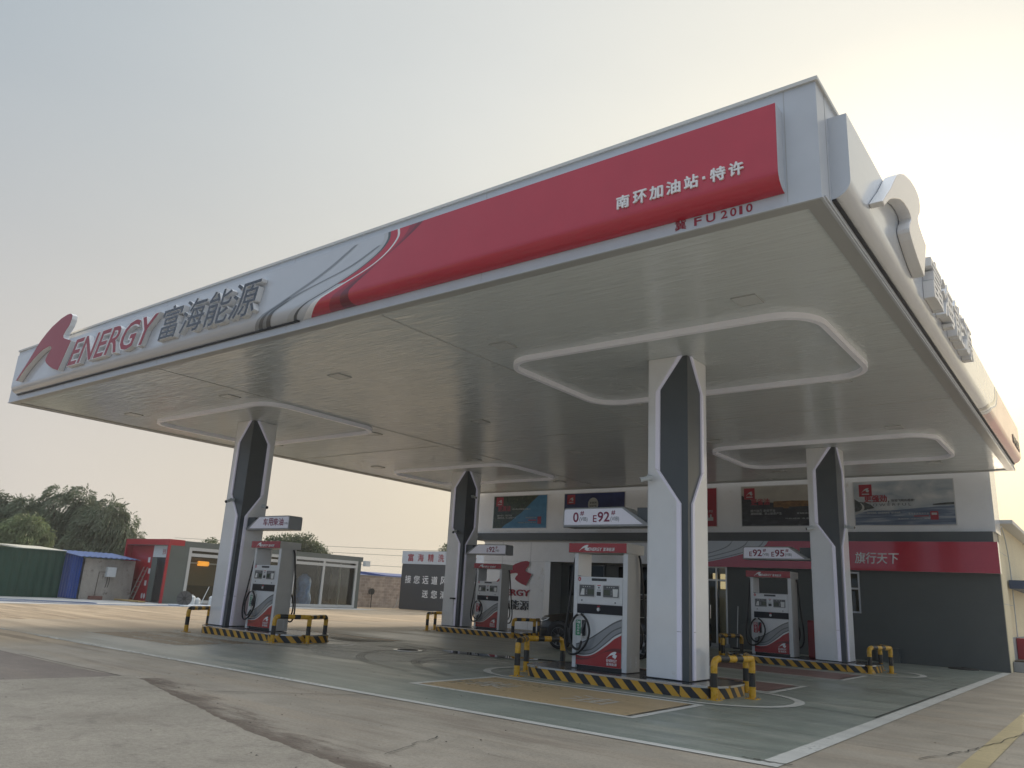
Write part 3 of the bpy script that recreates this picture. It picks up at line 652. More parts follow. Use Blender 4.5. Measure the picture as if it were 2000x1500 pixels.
# ---- sign boxes on the canopy
SD = .22; SZT, SZB, SZ0 = 7.30, 6.42, 6.205
def prof(z, off=0.):
    """stand-off from the fascia and height for a printed height z"""
    if z >= SZB: return SD+off, z
    tt = min(1, max(0, (SZB-z)/(SZB-SZ0)))
    a = tt*math.pi/2
    return (SD*math.cos(a))+off*math.cos(a), SZB-(SZB-SZ0)*math.sin(a)-off*math.sin(a)
def sign_body(F, x0, x1, name, parent, m_):
    zs = [SZT, SZT-.01, SZB+.02, SZB]+[SZB-(SZB-SZ0)*i/8 for i in range(1, 9)]
    P = [prof(z) for z in zs]
    b = MB(); n = len(P)
    vs = [F(x0, z, d) for d, z in P]+[F(x1, z, d) for d, z in P]+[F(x0, SZT, 0), F(x1, SZT, 0), F(x0, SZ0, 0), F(x1, SZ0, 0)]
    fs = [[i, i+1, n+i+1, n+i] for i in range(n-1)]
    fs += [[2*n]+[2*n+2]+list(range(n))[::-1], [2*n+1]+list(range(n, 2*n))+[2*n+3], [2*n, 0, n, 2*n+1], [2*n+2, 2*n+3, 2*n-1, n-1]]
    b.add(vs, fs); return b.build(name, m_, parent, smooth=True)
def sign_band(F, A, B, m_, name, parent, off, k=6, flip=False):
    """A, B: printed curves (x, z) with equal counts"""
    def fn(x, z):
        d, zz = prof(z, off); return F(-x if flip else x, zz, d)
    b = MB(); ribbon(b, fn, A, B, k); return b.build(name, m_, parent)
# front sign
fs_ = thing("canopy_sign", "long red and white illuminated sign box along the front edge of the canopy", "sign", (-13.4, YF, ZB))
FF = FY(YF); SX0, SX1 = -24.30, -2.58
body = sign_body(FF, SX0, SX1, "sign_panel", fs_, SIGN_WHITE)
BE = [(-8.32, 7.30), (-8.70, 7.07), (-9.14, 6.87), (-9.62, 6.63), (-9.93, 6.47), (-10.04, 6.36), (-10.0, 6.22), (-9.80, 6.12)]
WL = [(-8.88, 7.30), (-8.87, 7.16), (-9.05, 6.97), (-9.46, 6.76), (-10.2, 6.56), (-10.75, 6.42), (-11.1, 6.28), (-11.45, 6.12)]
RT = [(SX1+.0, z) for x, z in BE]
def rs(c, zs):          # resample a curve x(z) at the heights zs
    out = []
    for z in zs:
        for (xa, za), (xb, zb) in zip(c, c[1:]):
            if (za >= z >= zb): out.append((xa+(xb-xa)*((za-z)/(za-zb) if za != zb else 0), z)); break
        else: out.append((c[0][0] if z > c[0][1] else c[-1][0], z))
    return out
ZS = [7.297, 7.16, 7.0, 6.85, 6.72, 6.6, 6.5, 6.42, 6.36, 6.30, 6.27, 6.24, 6.22, 6.207]
cBE, cWL = rs([(p.x, p.y) for p in crom([(x, z, 0) for x, z in BE], 6)], ZS), rs([(p.x, p.y) for p in crom([(x, z, 0) for x, z in WL], 6)], ZS)
right = [(SX1-.001, z) for z in ZS]
def lerpc(A, B, t): return [(a[0]+(b[0]-a[0])*t, a[1]) for a, b in zip(A, B)]
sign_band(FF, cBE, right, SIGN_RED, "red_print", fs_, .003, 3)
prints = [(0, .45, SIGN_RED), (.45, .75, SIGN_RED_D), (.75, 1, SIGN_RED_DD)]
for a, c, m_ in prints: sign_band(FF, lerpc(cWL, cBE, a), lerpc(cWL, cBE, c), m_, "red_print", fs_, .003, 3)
wide = [.05+.24*max(0, (6.9-z)/.8)**1.6 for z in ZS]
wl2 = [(x-w_, z) for (x, z), w_ in zip(cWL, wide)]
sign_band(FF, wl2, cWL, LETTER_WHITE, "white_print", fs_, .003, 3)
GO = rs([(p.x, p.y) for p in crom([(-9.09, 7.29, 0), (-9.11, 7.14, 0), (-9.29, 6.98, 0), (-9.85, 6.74, 0), (-10.75, 6.50, 0), (-11.35, 6.36, 0), (-11.6, 6.25, 0), (-11.78, 6.12, 0)], 6)], ZS)
top_red = [(a[0], a[1]) for a in GO]
sign_band(FF, top_red[:6], wl2[:6], SIGN_RED, "red_print", fs_, .003, 3)
sign_band(FF, [(x-.06-.10*max(0, (6.6-z)), z) for x, z in GO], GO, SIGN_G2, "grey_print", fs_, .0035, 3)
sign_band(FF, [(x-.16-.25*max(0, (6.8-z)), z) for x, z in GO], [(x-.06-.10*max(0, (6.6-z)), z) for x, z in GO], SIGN_G3, "grey_print", fs_, .003, 3)
for pts, w0, w1, m_ in (([(-9.9, 7.26), (-10.68, 6.91), (-11.8, 6.56), (-12.35, 6.40), (-12.6, 6.28), (-12.85, 6.12)], .09, .26, SIGN_G1),
                        ([(-9.3, 7.10), (-10.02, 6.86), (-11.30, 6.64), (-12.05, 6.44), (-12.35, 6.28), (-12.55, 6.12)], .08, .28, SIGN_G1)):
    zs = [pts[0][1]-(pts[0][1]-6.207)*i/13 for i in range(14)]; c_ = rs([(p.x, p.y) for p in crom([(x, z, 0) for x, z in pts], 6)], zs)
    sign_band(FF, [(x-w0-(w1-w0)*i/13, z) for i, (x, z) in enumerate(c_)], c_, m_, "grey_print", fs_, .0045, 3)
    sign_band(FF, [(x-(w0*.5+(w1-w0)*.5*i/13), z) for i, (x, z) in enumerate(c_)][8:], c_[8:], SIGN_G2, "grey_print", fs_, .006, 3)
b = MB(); emblem(b, FF, (-23.64, 6.40, -20.57, 7.95), SD+.005, SD+.15, 0, 1); b.build("emblem", [RED_ACR, LETTER_SIDE], fs_, bevel=.012)
b = MB(); text(b, FF, "ENERGY", (-20.59, 6.435, -16.28, 7.145), SD+.004, SD+.12, 1, 1, bold=.034, shear=.38); text(b, FF, "ENERGY", (-20.57, 6.45, -16.30, 7.13), SD+.123, mi=0, bold=.008, shear=.38); b.build("lettering", [RED_ACR, LETTER_SIDE], fs_)
b = MB(); text(b, FF, "富海能源", (-16.15, 6.43, -12.50, 7.17), SD+.004, SD+.12, 1, 1, bold=.022, shear=.22); text(b, FF, "富海能源", (-16.15, 6.43, -12.50, 7.17), SD+.124, mi=0, bold=.0085, shear=.22); b.build("lettering", [DARK_ACR, LETTER_SIDE], fs_)
b = MB()
for s_, x0, x1 in (("南", -4.71, -4.525), ("环", -4.46, -4.275), ("加", -4.22, -4.04), ("油", -3.985, -3.80), ("站", -3.74, -3.56), ("特", -3.395, -3.21), ("许", -3.16, -2.985)):
    text(b, FF, s_, (x0, 6.475, x1, 6.655), SD+.003, SD+.025, bold=.035)
b.box(-3.50, YF-SD-.025, 6.55, -3.465, YF-SD-.003, 6.585); b.build("lettering", LETTER_WHITE, fs_)
b = MB(); text(b, FF, "冀", (-3.98, 6.072, -3.83, 6.205), .004, bold=.02)
for s_, x0, x1 in (("F", -3.70, -3.60), ("U", -3.54, -3.42), ("2", -3.35, -3.265), ("0", -3.23, -3.15), ("1", -3.115, -3.075), ("0", -3.03, -2.95)): text(b, FF, s_, (x0-.02, 6.077, x1-.02, 6.19), .004, bold=.02)
tag(b.build("registration_lettering", RED_ACR), "small red licence characters on the fascia below the red sign box", "lettering")
b = MB(); b.box(SX0, YF-.05, SZ0-.022, -11.6, YF+.004, SZ0-.002); b.build("shadow_strip", RUBBER, fs_)  # dark strip standing in for the shadow line under the sign box
# right-hand sign
rs_ = thing("canopy_sign", "white sign box with silver characters along the sunny right edge of the canopy", "sign", (XR, 18, ZB))
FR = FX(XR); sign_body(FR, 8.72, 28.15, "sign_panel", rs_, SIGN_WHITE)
off = 8.72-(-24.30)+.0
def shift(c, k=1.0): return [(8.72+(x+24.30)*.90, z) for x, z in c]
sR = [(28.14, z) for z in ZS]
b = MB(); b.box(XR-.004, 8.72, SZ0-.022, XR+.05, 28.15, SZ0-.002); b.build("shadow_strip", RUBBER, rs_)  # dark strip again, in place of the shaded gap below this box
b = MB(); b.box(XR-.004, YF+.05, ZB+.012, XR+.03, 28.4, ZB+.028); b.build("edge_strip", WHITE, rs_)
cb2 = [(x+.4, z) for x, z in shift(cBE)]; cw2 = [(x+.4, z) for x, z in shift(cWL)]
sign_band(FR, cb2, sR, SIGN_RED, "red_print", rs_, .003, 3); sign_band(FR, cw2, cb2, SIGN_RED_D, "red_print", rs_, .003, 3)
sign_band(FR, [(x-w_, z) for (x, z), w_ in zip(cw2, wide)], cw2, LETTER_WHITE, "white_print", rs_, .003, 3)
sign_band(FR, [(x+.4-.25, z) for x, z in shift(GO)], [(x+.4, z) for x, z in shift(GO)], SIGN_G2, "grey_print", rs_, .0035, 3)
b = MB(); emblem(b, FR, (9.55, 6.42, 12.6, 7.86), SD+.005, SD+.17, 0, 1); b.build("emblem", [LETTER_PALE, LETTER_SIDE], rs_, bevel=.012)
b = MB(); text(b, FR, "富海能源", (13.0, 6.42, 17.3, 7.15), SD+.004, SD+.16, 0, 1, bold=.012); b.build("lettering", [LETTER_WHITE, LETTER_SIDE], rs_)
b = MB(); text(b, FR, "南环加油站", (26.1, 6.5, 27.8, 6.75), SD+.004, SD+.02, bold=.03); b.build("lettering", DARK_ACR, rs_)

# ================================================================== ISLANDS
def make_island(cx, cy, label):
    t_ = thing("pump_island", label, "pump island", (cx, cy, 0), "raised pump islands with hazard stripes")
    hx, hy = 2.03, .88; o_ = rrect(cx-hx, cy-hy, cx+hx, cy+hy, .62, 9); n = len(o_); h = .20
    b = MB(); s_ = 0; us = [0]
    for i in range(n):
        a, c = o_[i], o_[(i+1) % n]; s_ += math.dist(a, c); us.append(s_)
    b.add([(x, y, 0) for x, y in o_]+[(x, y, h) for x, y in o_], [[i, (i+1) % n, n+(i+1) % n, n+i] for i in range(n)])
    k = b.build("kerb", STRIPE, t_, smooth=True)
    uv = k.data.uv_layers.new(name="UVMap")
    for p in k.data.polygons:
        i = p.index
        for li, vi in zip(p.loop_indices, p.vertices):
            u = us[i] if (vi % n) == i else us[i+1]
            uv.data[li].uv = (-u if False else -u, 0) if vi < n else (-u, h)
    for p in k.data.polygons:
        for li in p.loop_indices:
            u, v = uv.data[li].uv; uv.data[li].uv = (-u+8, v)
    b = MB(); b.poly([(x, y, h) for x, y in [(cx+(x-cx)*.985, cy+(y-cy)*.97) for x, y in o_]]); b.build("top_slab", ISLTOP, t_)
    b = MB(); e = .012
    vs = []
    for z, sc in ((h-.028, 1.0), (h-.028, 1.012), (h+.006, 1.012), (h+.006, .975)): vs += [(cx+(x-cx)*(1+(sc-1)*.45), cy+(y-cy)*sc, z) for x, y in o_]
    fs = []
    for r_ in range(3):
        for i in range(n): j = (i+1) % n; fs.append([r_*n+i, r_*n+j, (r_+1)*n+j, (r_+1)*n+i])
    b.add(vs, fs); b.build("steel_rim", STEEL, t_, smooth=True)
    return t_
isl0 = make_island(*ISL[0], "nearest pump island on the right with orange bay before it")
for c, lb in zip(ISL[1:], ("left front pump island carrying the diesel pump and its column", "left back pump island with red nozzled pump near the white emblem wall", "right back pump island in front of the dark grey wall")): dup(isl0, (c[0], c[1], 0), 0, lb)

# ================================================================== COLUMNS
def make_column(x0, y0, label, s=.825):
    t_ = thing("canopy_column", label, "column", (x0+s/2, y0+s/2, .2), "square canopy columns with charcoal corners")
    zb, zt = .206, ZB+.015
    b = MB(); b.box(x0+.02, y0+.02, zb, x0+s-.02, y0+s-.02, zt); b.build("core", DGREY, t_, bevel=.006)
    def profile(c0, cl, cu_, ct):  # outline across the face from 0 to the cut
        return [(c0, zb+.015), (cl, zb+.015), (cl, 3.25), (cu_, 3.87), (cu_, 5.44), (ct, zt)]
    faces = [(Frame((x0, y0+.02, 0), (1, 0, 0), (0, 0, 1)), False), (Frame((x0+s-.02, y0, 0), (0, 1, 0), (0, 0, 1)), True),
             (Frame((x0+s, y0+s-.02, 0), (-1, 0, 0), (0, 0, 1)), False), (Frame((x0+.02, y0+s, 0), (0, -1, 0), (0, 0, 1)), True)]
    for F, rev in faces:
        tr = .085
        # distances from the charcoal corner to the inner edge of the trim
        lo, up, tp = .15, .58, .12
        f = (lambda d: d) if rev else (lambda d: s-d)
        P = [(f(lo), zb+.015), (f(lo), 3.25), (f(up), 3.87), (f(up), 5.44), (f(tp), zt)]
        Q = [(f(lo+tr), zb+.015), (f(lo+tr), 3.29), (f(up+tr), 3.91), (f(up+tr), 5.40), (f(tp+tr), zt)]
        far = s-.0 if rev else 0.0
        if rev: pan = Q+[(far, zt), (far, zb+.015)]
        else: pan = Q+[(far, zt), (far, zb+.015)]
        b = MB(); b.prism(F, pan, -.01, .02); b.build("cladding", WHITE_GLOSS, t_)
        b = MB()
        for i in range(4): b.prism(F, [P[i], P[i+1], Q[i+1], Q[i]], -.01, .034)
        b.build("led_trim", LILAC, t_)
        b = MB()
        b.prism(F, [(P[2][0], 3.874), (P[2][0], 3.868), (Q[2][0], 3.908), (Q[2][0], 3.914)], .03, .0355); b.prism(F, [(P[0][0], 1.02), (P[0][0], 1.012), (Q[0][0], 1.012), (Q[0][0], 1.02)], .03, .0355)
        b.build("trim_joint", TRIM, t_)
    return t_
CX = [(-6.843, 13.062), (-20.682, 13.062), (-20.682, 22.882), (-6.843, 22.882)]
col0 = make_column(*CX[0], "nearest white column with charcoal corner beside the two-grade pump")
for c, lb in zip(CX[1:], ("left front column leaning beside the diesel pump and grey shop", "left back column in front of the car wash board", "right back column before the road poster and red band")): dup(col0, (c[0]+.4125, c[1]+.4125, .2), 0, lb)

# ================================================================== GUARD RAILS
YB_ = [YEL, BLK]
def stripe_tube(b, pts, r, bands, n=14):
    """bands: list of (length, material); walks along the path, repeating"""
    P = [Vector(p) for p in pts]; L_ = [0]
    for a, c in zip(P, P[1:]): L_.append(L_[-1]+(c-a).length)
    cuts = []; s_ = 0; i = 0
    while s_ < L_[-1]: s_ += bands[i % len(bands)][0]; cuts.append(s_); i += 1
    allp = sorted(set([round(x, 5) for x in L_]+[round(c, 5) for c in cuts if c < L_[-1]]))
    def at(d):
        for k in range(len(P)-1):
            if L_[k] <= d <= L_[k+1]+1e-6: return P[k].lerp(P[k+1], (d-L_[k])/max(1e-9, L_[k+1]-L_[k]))
        return P[-1]
    pts2 = [at(d) for d in allp]
    def mf(i):
        mid = (allp[i]+allp[i+1])/2; s_ = 0
        for k, c in enumerate(cuts):
            if mid < c: return bands[k % len(bands)][1]
        return 0
    b.tube(pts2, r, n, 0, True, mf)
def fillet(p0, p1, p2, r, n=7):
    p0, p1, p2 = Vector(p0), Vector(p1), Vector(p2); a = (p0-p1).normalized(); c = (p2-p1).normalized()
    A, C = p1+a*r, p1+c*r; return [A.lerp(p1, i/n).lerp(p1.lerp(C, i/n), i/n) for i in range(n+1)]
def make_guard(label):
    cx, cy = ISL[0]
    q = [(-5.47, 12.80), (-5.14, 13.62), (-5.60, 14.54)]; zr, r = .64, .057
    t_ = thing("guard_rail", label, "guard rail", (cx, cy, 0), "yellow and black pipe guards at the island ends")
    for i, (x, y) in enumerate(q):
        b = MB(); top = zr-.13 if i != 1 else zr-.02
        stripe_tube(b, [(x, y, .01), (x, y, top)], r, [(.19, 0), (.22, 1), (1, 0)])
        p = b.build("post", YB_, t_, smooth=True)
        b = MB(); b.box(x-.10, y-.10, .004, x+.10, y+.10, .018)
        for sx in (-1, 1):
            for sy in (-1, 1): b.cyl((x+sx*.078, y+sy*.078, .01), (x+sx*.078, y+sy*.078, .04), .012, n=8, mi=1)
        b.build("base_plate", [YEL, STEEL], p)
    P = [(q[0][0], q[0][1], zr-.13)]+fillet((q[0][0], q[0][1], zr-.13), (q[0][0], q[0][1], zr), (q[1][0], q[1][1], zr), .125)+[(q[1][0], q[1][1], zr)]
    b = MB(); stripe_tube(b, P, r, [(.20, 0), (.20, 1), (.17, 0), (.15, 1), (.4, 0)])
    P2 = [(q[1][0], q[1][1], zr)]+fillet((q[1][0], q[1][1], zr), (q[2][0], q[2][1], zr), (q[2][0], q[2][1], zr-.13), .125)+[(q[2][0], q[2][1], zr-.13)]
    stripe_tube(b, P2, r, [(.12, 0), (.2, 1), (.17, 0), (.2, 1), (.14, 0), (.2, 1), (1, 0)])
    b.build("rail", YB_, t_, smooth=True)
    return t_
g0 = make_guard("yellow and black pipe guard nearest the camera beside the nearest column")
GL = ["yellow and black pipe guard before the front wheel of the black car"], ["guard rail to the right of the left diesel pump", "guard rail left of the left front column, before the sand"], ["guard rail before the white emblem wall, right of the red nozzle pump", "guard rail left of the left back column, under the car wash board"], ["small guard rail before the dark wall at the far right", "guard rail by the glass door, partly hidden by the nearest column"]
dup(g0, (ISL[0][0]+.0, ISL[0][1]-.08, 0), math.pi, GL[0][0])
for i in (1, 2, 3):
    dup(g0, (ISL[i][0]-.14*(i != 3), ISL[i][1]-.3*(i == 1), 0), 0, GL[i][0]); dup(g0, (ISL[i][0], ISL[i][1]-.2, 0), math.pi, GL[i][1])

# ================================================================== DISPENSERS
def make_dispenser(label, kind):
    t_ = thing("fuel_dispenser", label, "fuel pump", (-7.915, 13.45, .2), "fuel dispensers on the islands")
    x0, x1, yf, yb, z0 = -8.51, -7.32, 13.20, 13.70, .205
    b = MB(); b.box(x0+.05, yf+.06, z0, x1-.05, yb-.06, .30); b.build("plinth", BLACKP, t_)
    b = MB(); b.box(x0, yf, z0+.01, x0+.085, yb, 2.352); b.build("pillar", DISPW, t_, bevel=.008)
    b = MB(); b.box(x1-.10, yf, z0+.01, x1-.004, yb, 2.352, 0); b.box(x1-.004, yf+.004, z0+.012, x1, yb-.004, 2.35, 1); p = b.build("pillar", [DISPW, DISPS], t_, bevel=.006)
    b = MB()
    for yy in (yf+.12, yf+.33):
        for k in range(7): b.box(x1-.001, yy, .30+k*.028, x1+.004, yy+.05, .314+k*.028)
    b.build("vent", DISPW, p)
    b = MB(); b.box(x0-.10, 13.13, 2.352, x1+.01, 13.82, 2.535, 0); b.box(x0-.098, 13.124, 2.354, x1+.008, 13.13, 2.533, 1); cap = b.build("head_cap", [DISPS, DISPR], t_, bevel=.006)
    F = FY(13.124); b = MB(); emblem(b, F, (-8.365, 2.385, -8.14, 2.50), .002, .006); text(b, F, "ENERGY", (-8.16, 2.387, -7.84, 2.45), .003, bold=.02, shear=.35); text(b, F, "富海能源", (-7.82, 2.385, -7.565, 2.452), .003, bold=.02, shear=.2)
    b.build("lettering", LETTER_WHITE, cap)
    b = MB(); b.box(x0+.085, yf+.02, .29, x1-.10, yb-.02, 1.90); b.build("cabinet", DISPW, t_, bevel=.006)
    # display panel
    F = FY(yf+.018); b = MB(); b.prism(F, rrect(-8.425, 1.395, -7.43, 1.895, .02), 0, .012); dp = b.build("display_panel", DISPW, t_)
    G_ = FY(yf+.006)
    for a, c, flip in ((-8.40, -8.02, False), (-7.865, -7.485, True)):
        b = MB(); b.prism(G_, rrect(a, 1.51, c, 1.765, .025), 0, .008, 0); b.prism(G_, rrect(a+.02, 1.53, c-.02, 1.745, .015), .008, .0095, 1); w_ = c-a
        l0, l1 = (a+w_*.55, a+w_*.92) if not flip else (a+w_*.08, a+w_*.44)
        b.prism(G_, rrect(l0, 1.565, l1, 1.665, .006), .0095, .011, 2)
        k0, k1 = (a+w_*.12, a+w_*.36) if not flip else (a+w_*.60, a+w_*.90)
        b.prism(G_, [(k0, 1.555), (k1, 1.555), (k1-(.01 if flip else 0), 1.675), (k0+(.035 if not flip else .0), 1.675)] if not flip else [(k0+.01, 1.545), (k1-.01, 1.545), (k1, 1.685), (k0, 1.685)], .0095, .013, 3)
        for i in range(4): b.prism(G_, rrect(a+w_*(.26+.13*i), 1.705, a+w_*(.30+.13*i), 1.722, .004), .0095, .0105, 3)
        for i in range(3): b.prism(G_, rrect(a+w_*(.46 if not flip else .50), 1.58+i*.03, a+w_*(.50 if not flip else .54), 1.588+i*.03, .002), .0095, .0105, 3)
        b.build("display", [SILVER, BEZEL, LCD, KEYS], dp)
    b = MB(); b.prism(G_, rrect(-8.11, 1.825, -7.78, 1.873, .004), 0, .004); 
    for i in range(9): b.prism(G_, rrect(-8.09+i*.033, 1.842, -8.07+i*.033, 1.856, .002), .004, .005, 1)
    b.build("nameplate", [BLACKP, BEZEL], dp)
    b = MB(); b.prism(G_, rrect(-7.99, 1.55, -7.90, 1.625, .006), 0, .006, 0); b.prism(G_, rrect(-7.98, 1.735, -7.905, 1.75, .004), 0, .004, 1); b.prism(G_, rrect(-7.96, 1.69, -7.93, 1.715, .01), 0, .01, 0)
    for i in range(4): b.prism(G_, rrect(-7.985+i*.022, 1.65, -7.972+i*.022, 1.662, .002), 0, .004, 2)
    for xx, zz in ((-8.32, 1.455), (-7.58, 1.435)): b.prism(G_, [(xx+.013*math.cos(i*.6283), zz+.013*math.sin(i*.6283)) for i in range(10)], 0, .012, 0)
    b.build("card_reader", [BLACKP, RED_L, BEZEL], dp)
    b = MB(); b.prism(G_, [(-8.385+.032*math.cos(i*.314), 1.85+.04*math.sin(i*.314)) for i in range(20)], 0, .003, 0); b.prism(G_, [(-8.385+.011*math.cos(i*.5), 1.845+.014*math.sin(i*.5)) for i in range(13)], .003, .004, 1); b.box(-8.425, yf+.003, 1.905, -8.36, yf+.02, 1.915, 2)
    b.build("sticker", [RED_L, LETTER_WHITE, BLACKP], dp)
    b = MB(); b.box(-8.425, yf+.004, 1.215, -7.42, yf+.02, 1.385); bd = b.build("dark_band", BANDK, t_, bevel=.004)
    b = MB(); b.cyl((-7.94, yf+.01, 1.30), (-7.94, yf-.018, 1.30), .038, .032, 18, 0); b.cyl((-7.94, yf-.018, 1.30), (-7.94, yf-.02, 1.30), .022, .022, 14, 1)
    b.prism(FY(yf), [(-7.975, 1.34), (-7.90, 1.345), (-7.925, 1.37), (-7.94, 1.362), (-7.955, 1.37)], -.004, .002, 2); b.build("lock_knob", [SILVER, JERRY, RED_L], bd, smooth=True)
    # printed lower panel
    lx0, lx1, lz0, lz1 = -8.445, -7.435, .275, 1.20
    F = FY(yf+.016); b = MB(); b.prism(F, rrect(lx0, lz0, lx1, lz1, .008), 0, .008); lp = b.build("lower_panel", DISPW, t_)
    def U(c): return [(lx0+u*(lx1-lx0), z) for u, z in c]
    top = U([(.002, .64), (.2, .71), (.41, .82), (.74, 1.03), (.87, 1.10), (.998, 1.15)])
    l1a = U([(.002, .625), (.2, .69), (.41, .795), (.74, 1.00), (.87, 1.07), (.998, 1.12)])
    d1 = U([(.002, .545), (.2, .545), (.41, .61), (.70, .86), (.84, .955), (.998, 1.02)]); d1b = U([(.002, .525), (.2, .525), (.41, .585), (.70, .83), (.84, .93), (.998, .995)])
    d2 = U([(.002, .49), (.2, .475), (.41, .53), (.70, .74), (.84, .85), (.998, .93)]); d2b = U([(.002, .465), (.2, .455), (.41, .51), (.70, .715), (.84, .825), (.998, .905)])
    w2 = U([(.002, .445), (.2, .435), (.41, .485), (.70, .67), (.84, .78), (.998, .865)])
    rd = U([(.002, .40), (.2, .40), (.41, .44), (.70, .58), (.84, .62), (.998, .62)]); rl = U([(.002, .36), (.2, .37), (.41, .43), (.62, .53), (.80, .565), (.998, .545)])
    bot = U([(.002, .277), (.2, .277), (.41, .277), (.62, .277), (.80, .277), (.998, .277)])
    b = MB(); fn = lambda x, z: F(x, z, .0095)
    for A, B, mi in ((l1a, top, 1), (d1, l1a, 0), (d1b, d1, 1), (d2, d1b, 0), (d2b, d2, 1), (rd, w2, 3), (rl, rd, 4), (bot, rl, 3)): ribbon(b, fn, A, B, 6, mi)
    emblem(b, F, (-7.75, .44, -7.525, .565), .010, .013, 2); text(b, F, "ENERGY", (-7.75, .375, -7.525, .425), .0115, mi=2, bold=.02); text(b, F, "富海能源", (-7.75, .312, -7.53, .362), .0115, mi=2, bold=.02)
    b.build("swoosh_print", [SIGN_G1, SIGN_G2, LETTER_WHITE, DISPR, DISPRD], lp)
    # nozzle, holster, label
    F = FY(yf); b = MB(); b.prism(F, rrect(-8.315, .755, -8.185, 1.115, .01), -.01, .02, 0); b.prism(F, rrect(-8.295, .80, -8.20, 1.09, .02), .02, .022, 1); hol = b.build("nozzle_holster", [SILVER, BLACKP], t_)
    nm = BEZEL if kind == 'green' else RED_L
    b = MB(); b.tube(crom([(-8.215, yf-.035, 1.06), (-8.235, yf-.05, 1.0), (-8.262, yf-.06, .93), (-8.268, yf-.06, .84)], 5), [.013]*6+[.022]*5+[.024]*5, 10, 0)
    b.tube(crom([(-8.262, yf-.065, .92), (-8.215, yf-.06, .88), (-8.21, yf-.06, .82), (-8.262, yf-.06, .80)], 4), .008, 8, 2); b.tube([(-8.268, yf-.06, .84), (-8.268, yf-.06, .72), (-8.27, yf-.055, .68)], [.016, .014, .016], 10, 1)
    b.build("nozzle", [nm, SILVER, BLACKP], t_, smooth=True)
    F = FY(yf+.006); lm = GREEN_L if kind == 'green' else RED_L
    b = MB(); b.prism(F, rrect(-8.44, .80, -8.322, 1.085, .004), .004, .010, 0)
    for i, c_ in enumerate("0柴油车用" if kind == 'green' else "92号汽油"):
        pass
    seq = ["0#", "车", "用", "柴", "油"] if kind == 'green' else ["E92", "乙", "醇", "汽", "油"]
    for i, c_ in enumerate(seq):
        zt_ = 1.075-(0 if i == 0 else .07+(i-1)*.048); hh = .06 if i == 0 else .04
        text(b, F, c_, (-8.41 if i else -8.425, zt_-hh, -8.355 if i else -8.338, zt_), .0115, mi=1, bold=.02)
    b.build("grade_label", [lm, LETTER_WHITE], t_)
    # hoses
    def hose(tr):
        P = crom([(-8.545, 13.33, 2.33), (-8.555, 13.28, 2.20), (-8.565, 13.22, 1.8), (-8.60, 13.17, 1.25), (-8.635, 13.14, .90), (-8.63, 13.13, .66), (-8.56, 13.12, .49), (-8.44, 13.11, .45), (-8.30, 13.10, .50), (-8.16, 13.10, .64), (-8.075, 13.10, .84), (-8.10, 13.10, 1.02), (-8.20, 13.11, 1.15), (-8.305, 13.12, 1.195),
                  (-8.42, 13.12, 1.13), (-8.50, 13.11, .96), (-8.51, 13.10, .78), (-8.46, 13.09, .63), (-8.37, 13.085, .56), (-8.29, 13.085, .57), (-8.265, 13.10, .63), (-8.27, 13.14, .70)], 7)
        b = MB(); b.tube([tr(p) for p in P], .0215, 10); return b.build("hose", RUBBER, t_, smooth='all')
    h1 = hose(lambda p: p); b = MB(); b.tube([(-8.545, 13.33, 2.36), (-8.548, 13.32, 2.28)], .024, 10); b.build("swivel", CHROME, h1, smooth=True)
    c_ = Vector((-7.915, 13.45, 0)); hose(lambda p: Vector((2*c_.x-p.x, 2*c_.y-p.y, p.z)))
    b = MB(); b.box(-8.335, yf-.11, 1.185, -8.275, yf+.01, 1.215); b.build("hose_hook", SILVER, t_)
    return t_
dg = make_dispenser("nearest fuel dispenser with green nozzle label, just left of the biggest column", 'green')
dr = make_dispenser("red nozzled fuel dispenser in front of the dark wall and double price sign", 'red')
dr.location = (-8.03, 23.15, .2)
dup(dg, (-18.475, 13.42, .2), 0, "diesel dispenser beside the left front column, its green label behind coiled hose")
dup(dr, (-18.50, 23.15, .2), 0, "red nozzled dispenser covering part of the red emblem on the white wall")
b = MB(); text(b, FY(13.20), "6", (-8.397, 1.832, -8.373, 1.868), .0005, bold=.02)
b.build("sticker_digit", LETTER_WHITE, dg)

# ================================================================== PRICE SIGNS
def make_price(label, cx, cy, items, left):
    """cx = X of the column face the sign grows from; left=True grows towards -X"""
    sx = -1 if left else 1
    t_ = thing("price_sign", label, "price sign", (cx+sx*1.0, cy, 2.85), "fuel grade signs on the columns")
    Lh = 2.0; z0, z1 = 2.865, 3.245
    def X_(u): return cx+sx*u          # u from 0 at the column to Lh at the tip
    P = [(X_(.03), z0), (X_(.03), z0+.03), (X_(.62), z1)]+[(X_(Lh-.07+.07*math.sin(R(a))), z1-.07+.07*math.cos(R(a))) for a in range(0, 91, 15)]+[(X_(Lh), z0)]
    F = FY(cy); b = MB(); b.prism(F, P, -.23, .21, 0); b.build("housing", TRIM, t_, bevel=.008)
    b = MB(); b.prism(F, [(X_(.0), z0+.01), (X_(.0), z1-.02), (X_(.34), z1-.02), (X_(.34), z0+.01)], -.17, .15); b.build("bracket", DGREY, t_)
    iP = [(X_(.19), z0+.04), (X_(.64), z1-.03)]+[(X_(Lh-.08+.05*math.sin(R(a))), z1-.08+.05*math.cos(R(a))) for a in range(0, 91, 15)]+[(X_(Lh-.03), z0+.04)]
    b = MB(); b.prism(F, iP, .205, .218); b.build("face_panel", LILACF, t_)
    for grp in items:
        b = MB()
        for s_, (xa, za, xb, zb_), bo, m_ in grp: text(b, F, s_, (xa, za, xb, zb_), .2205, bold=bo, mi=m_)
        b.build("lettering", [MAROON, SIGN_G2], t_)
    return t_
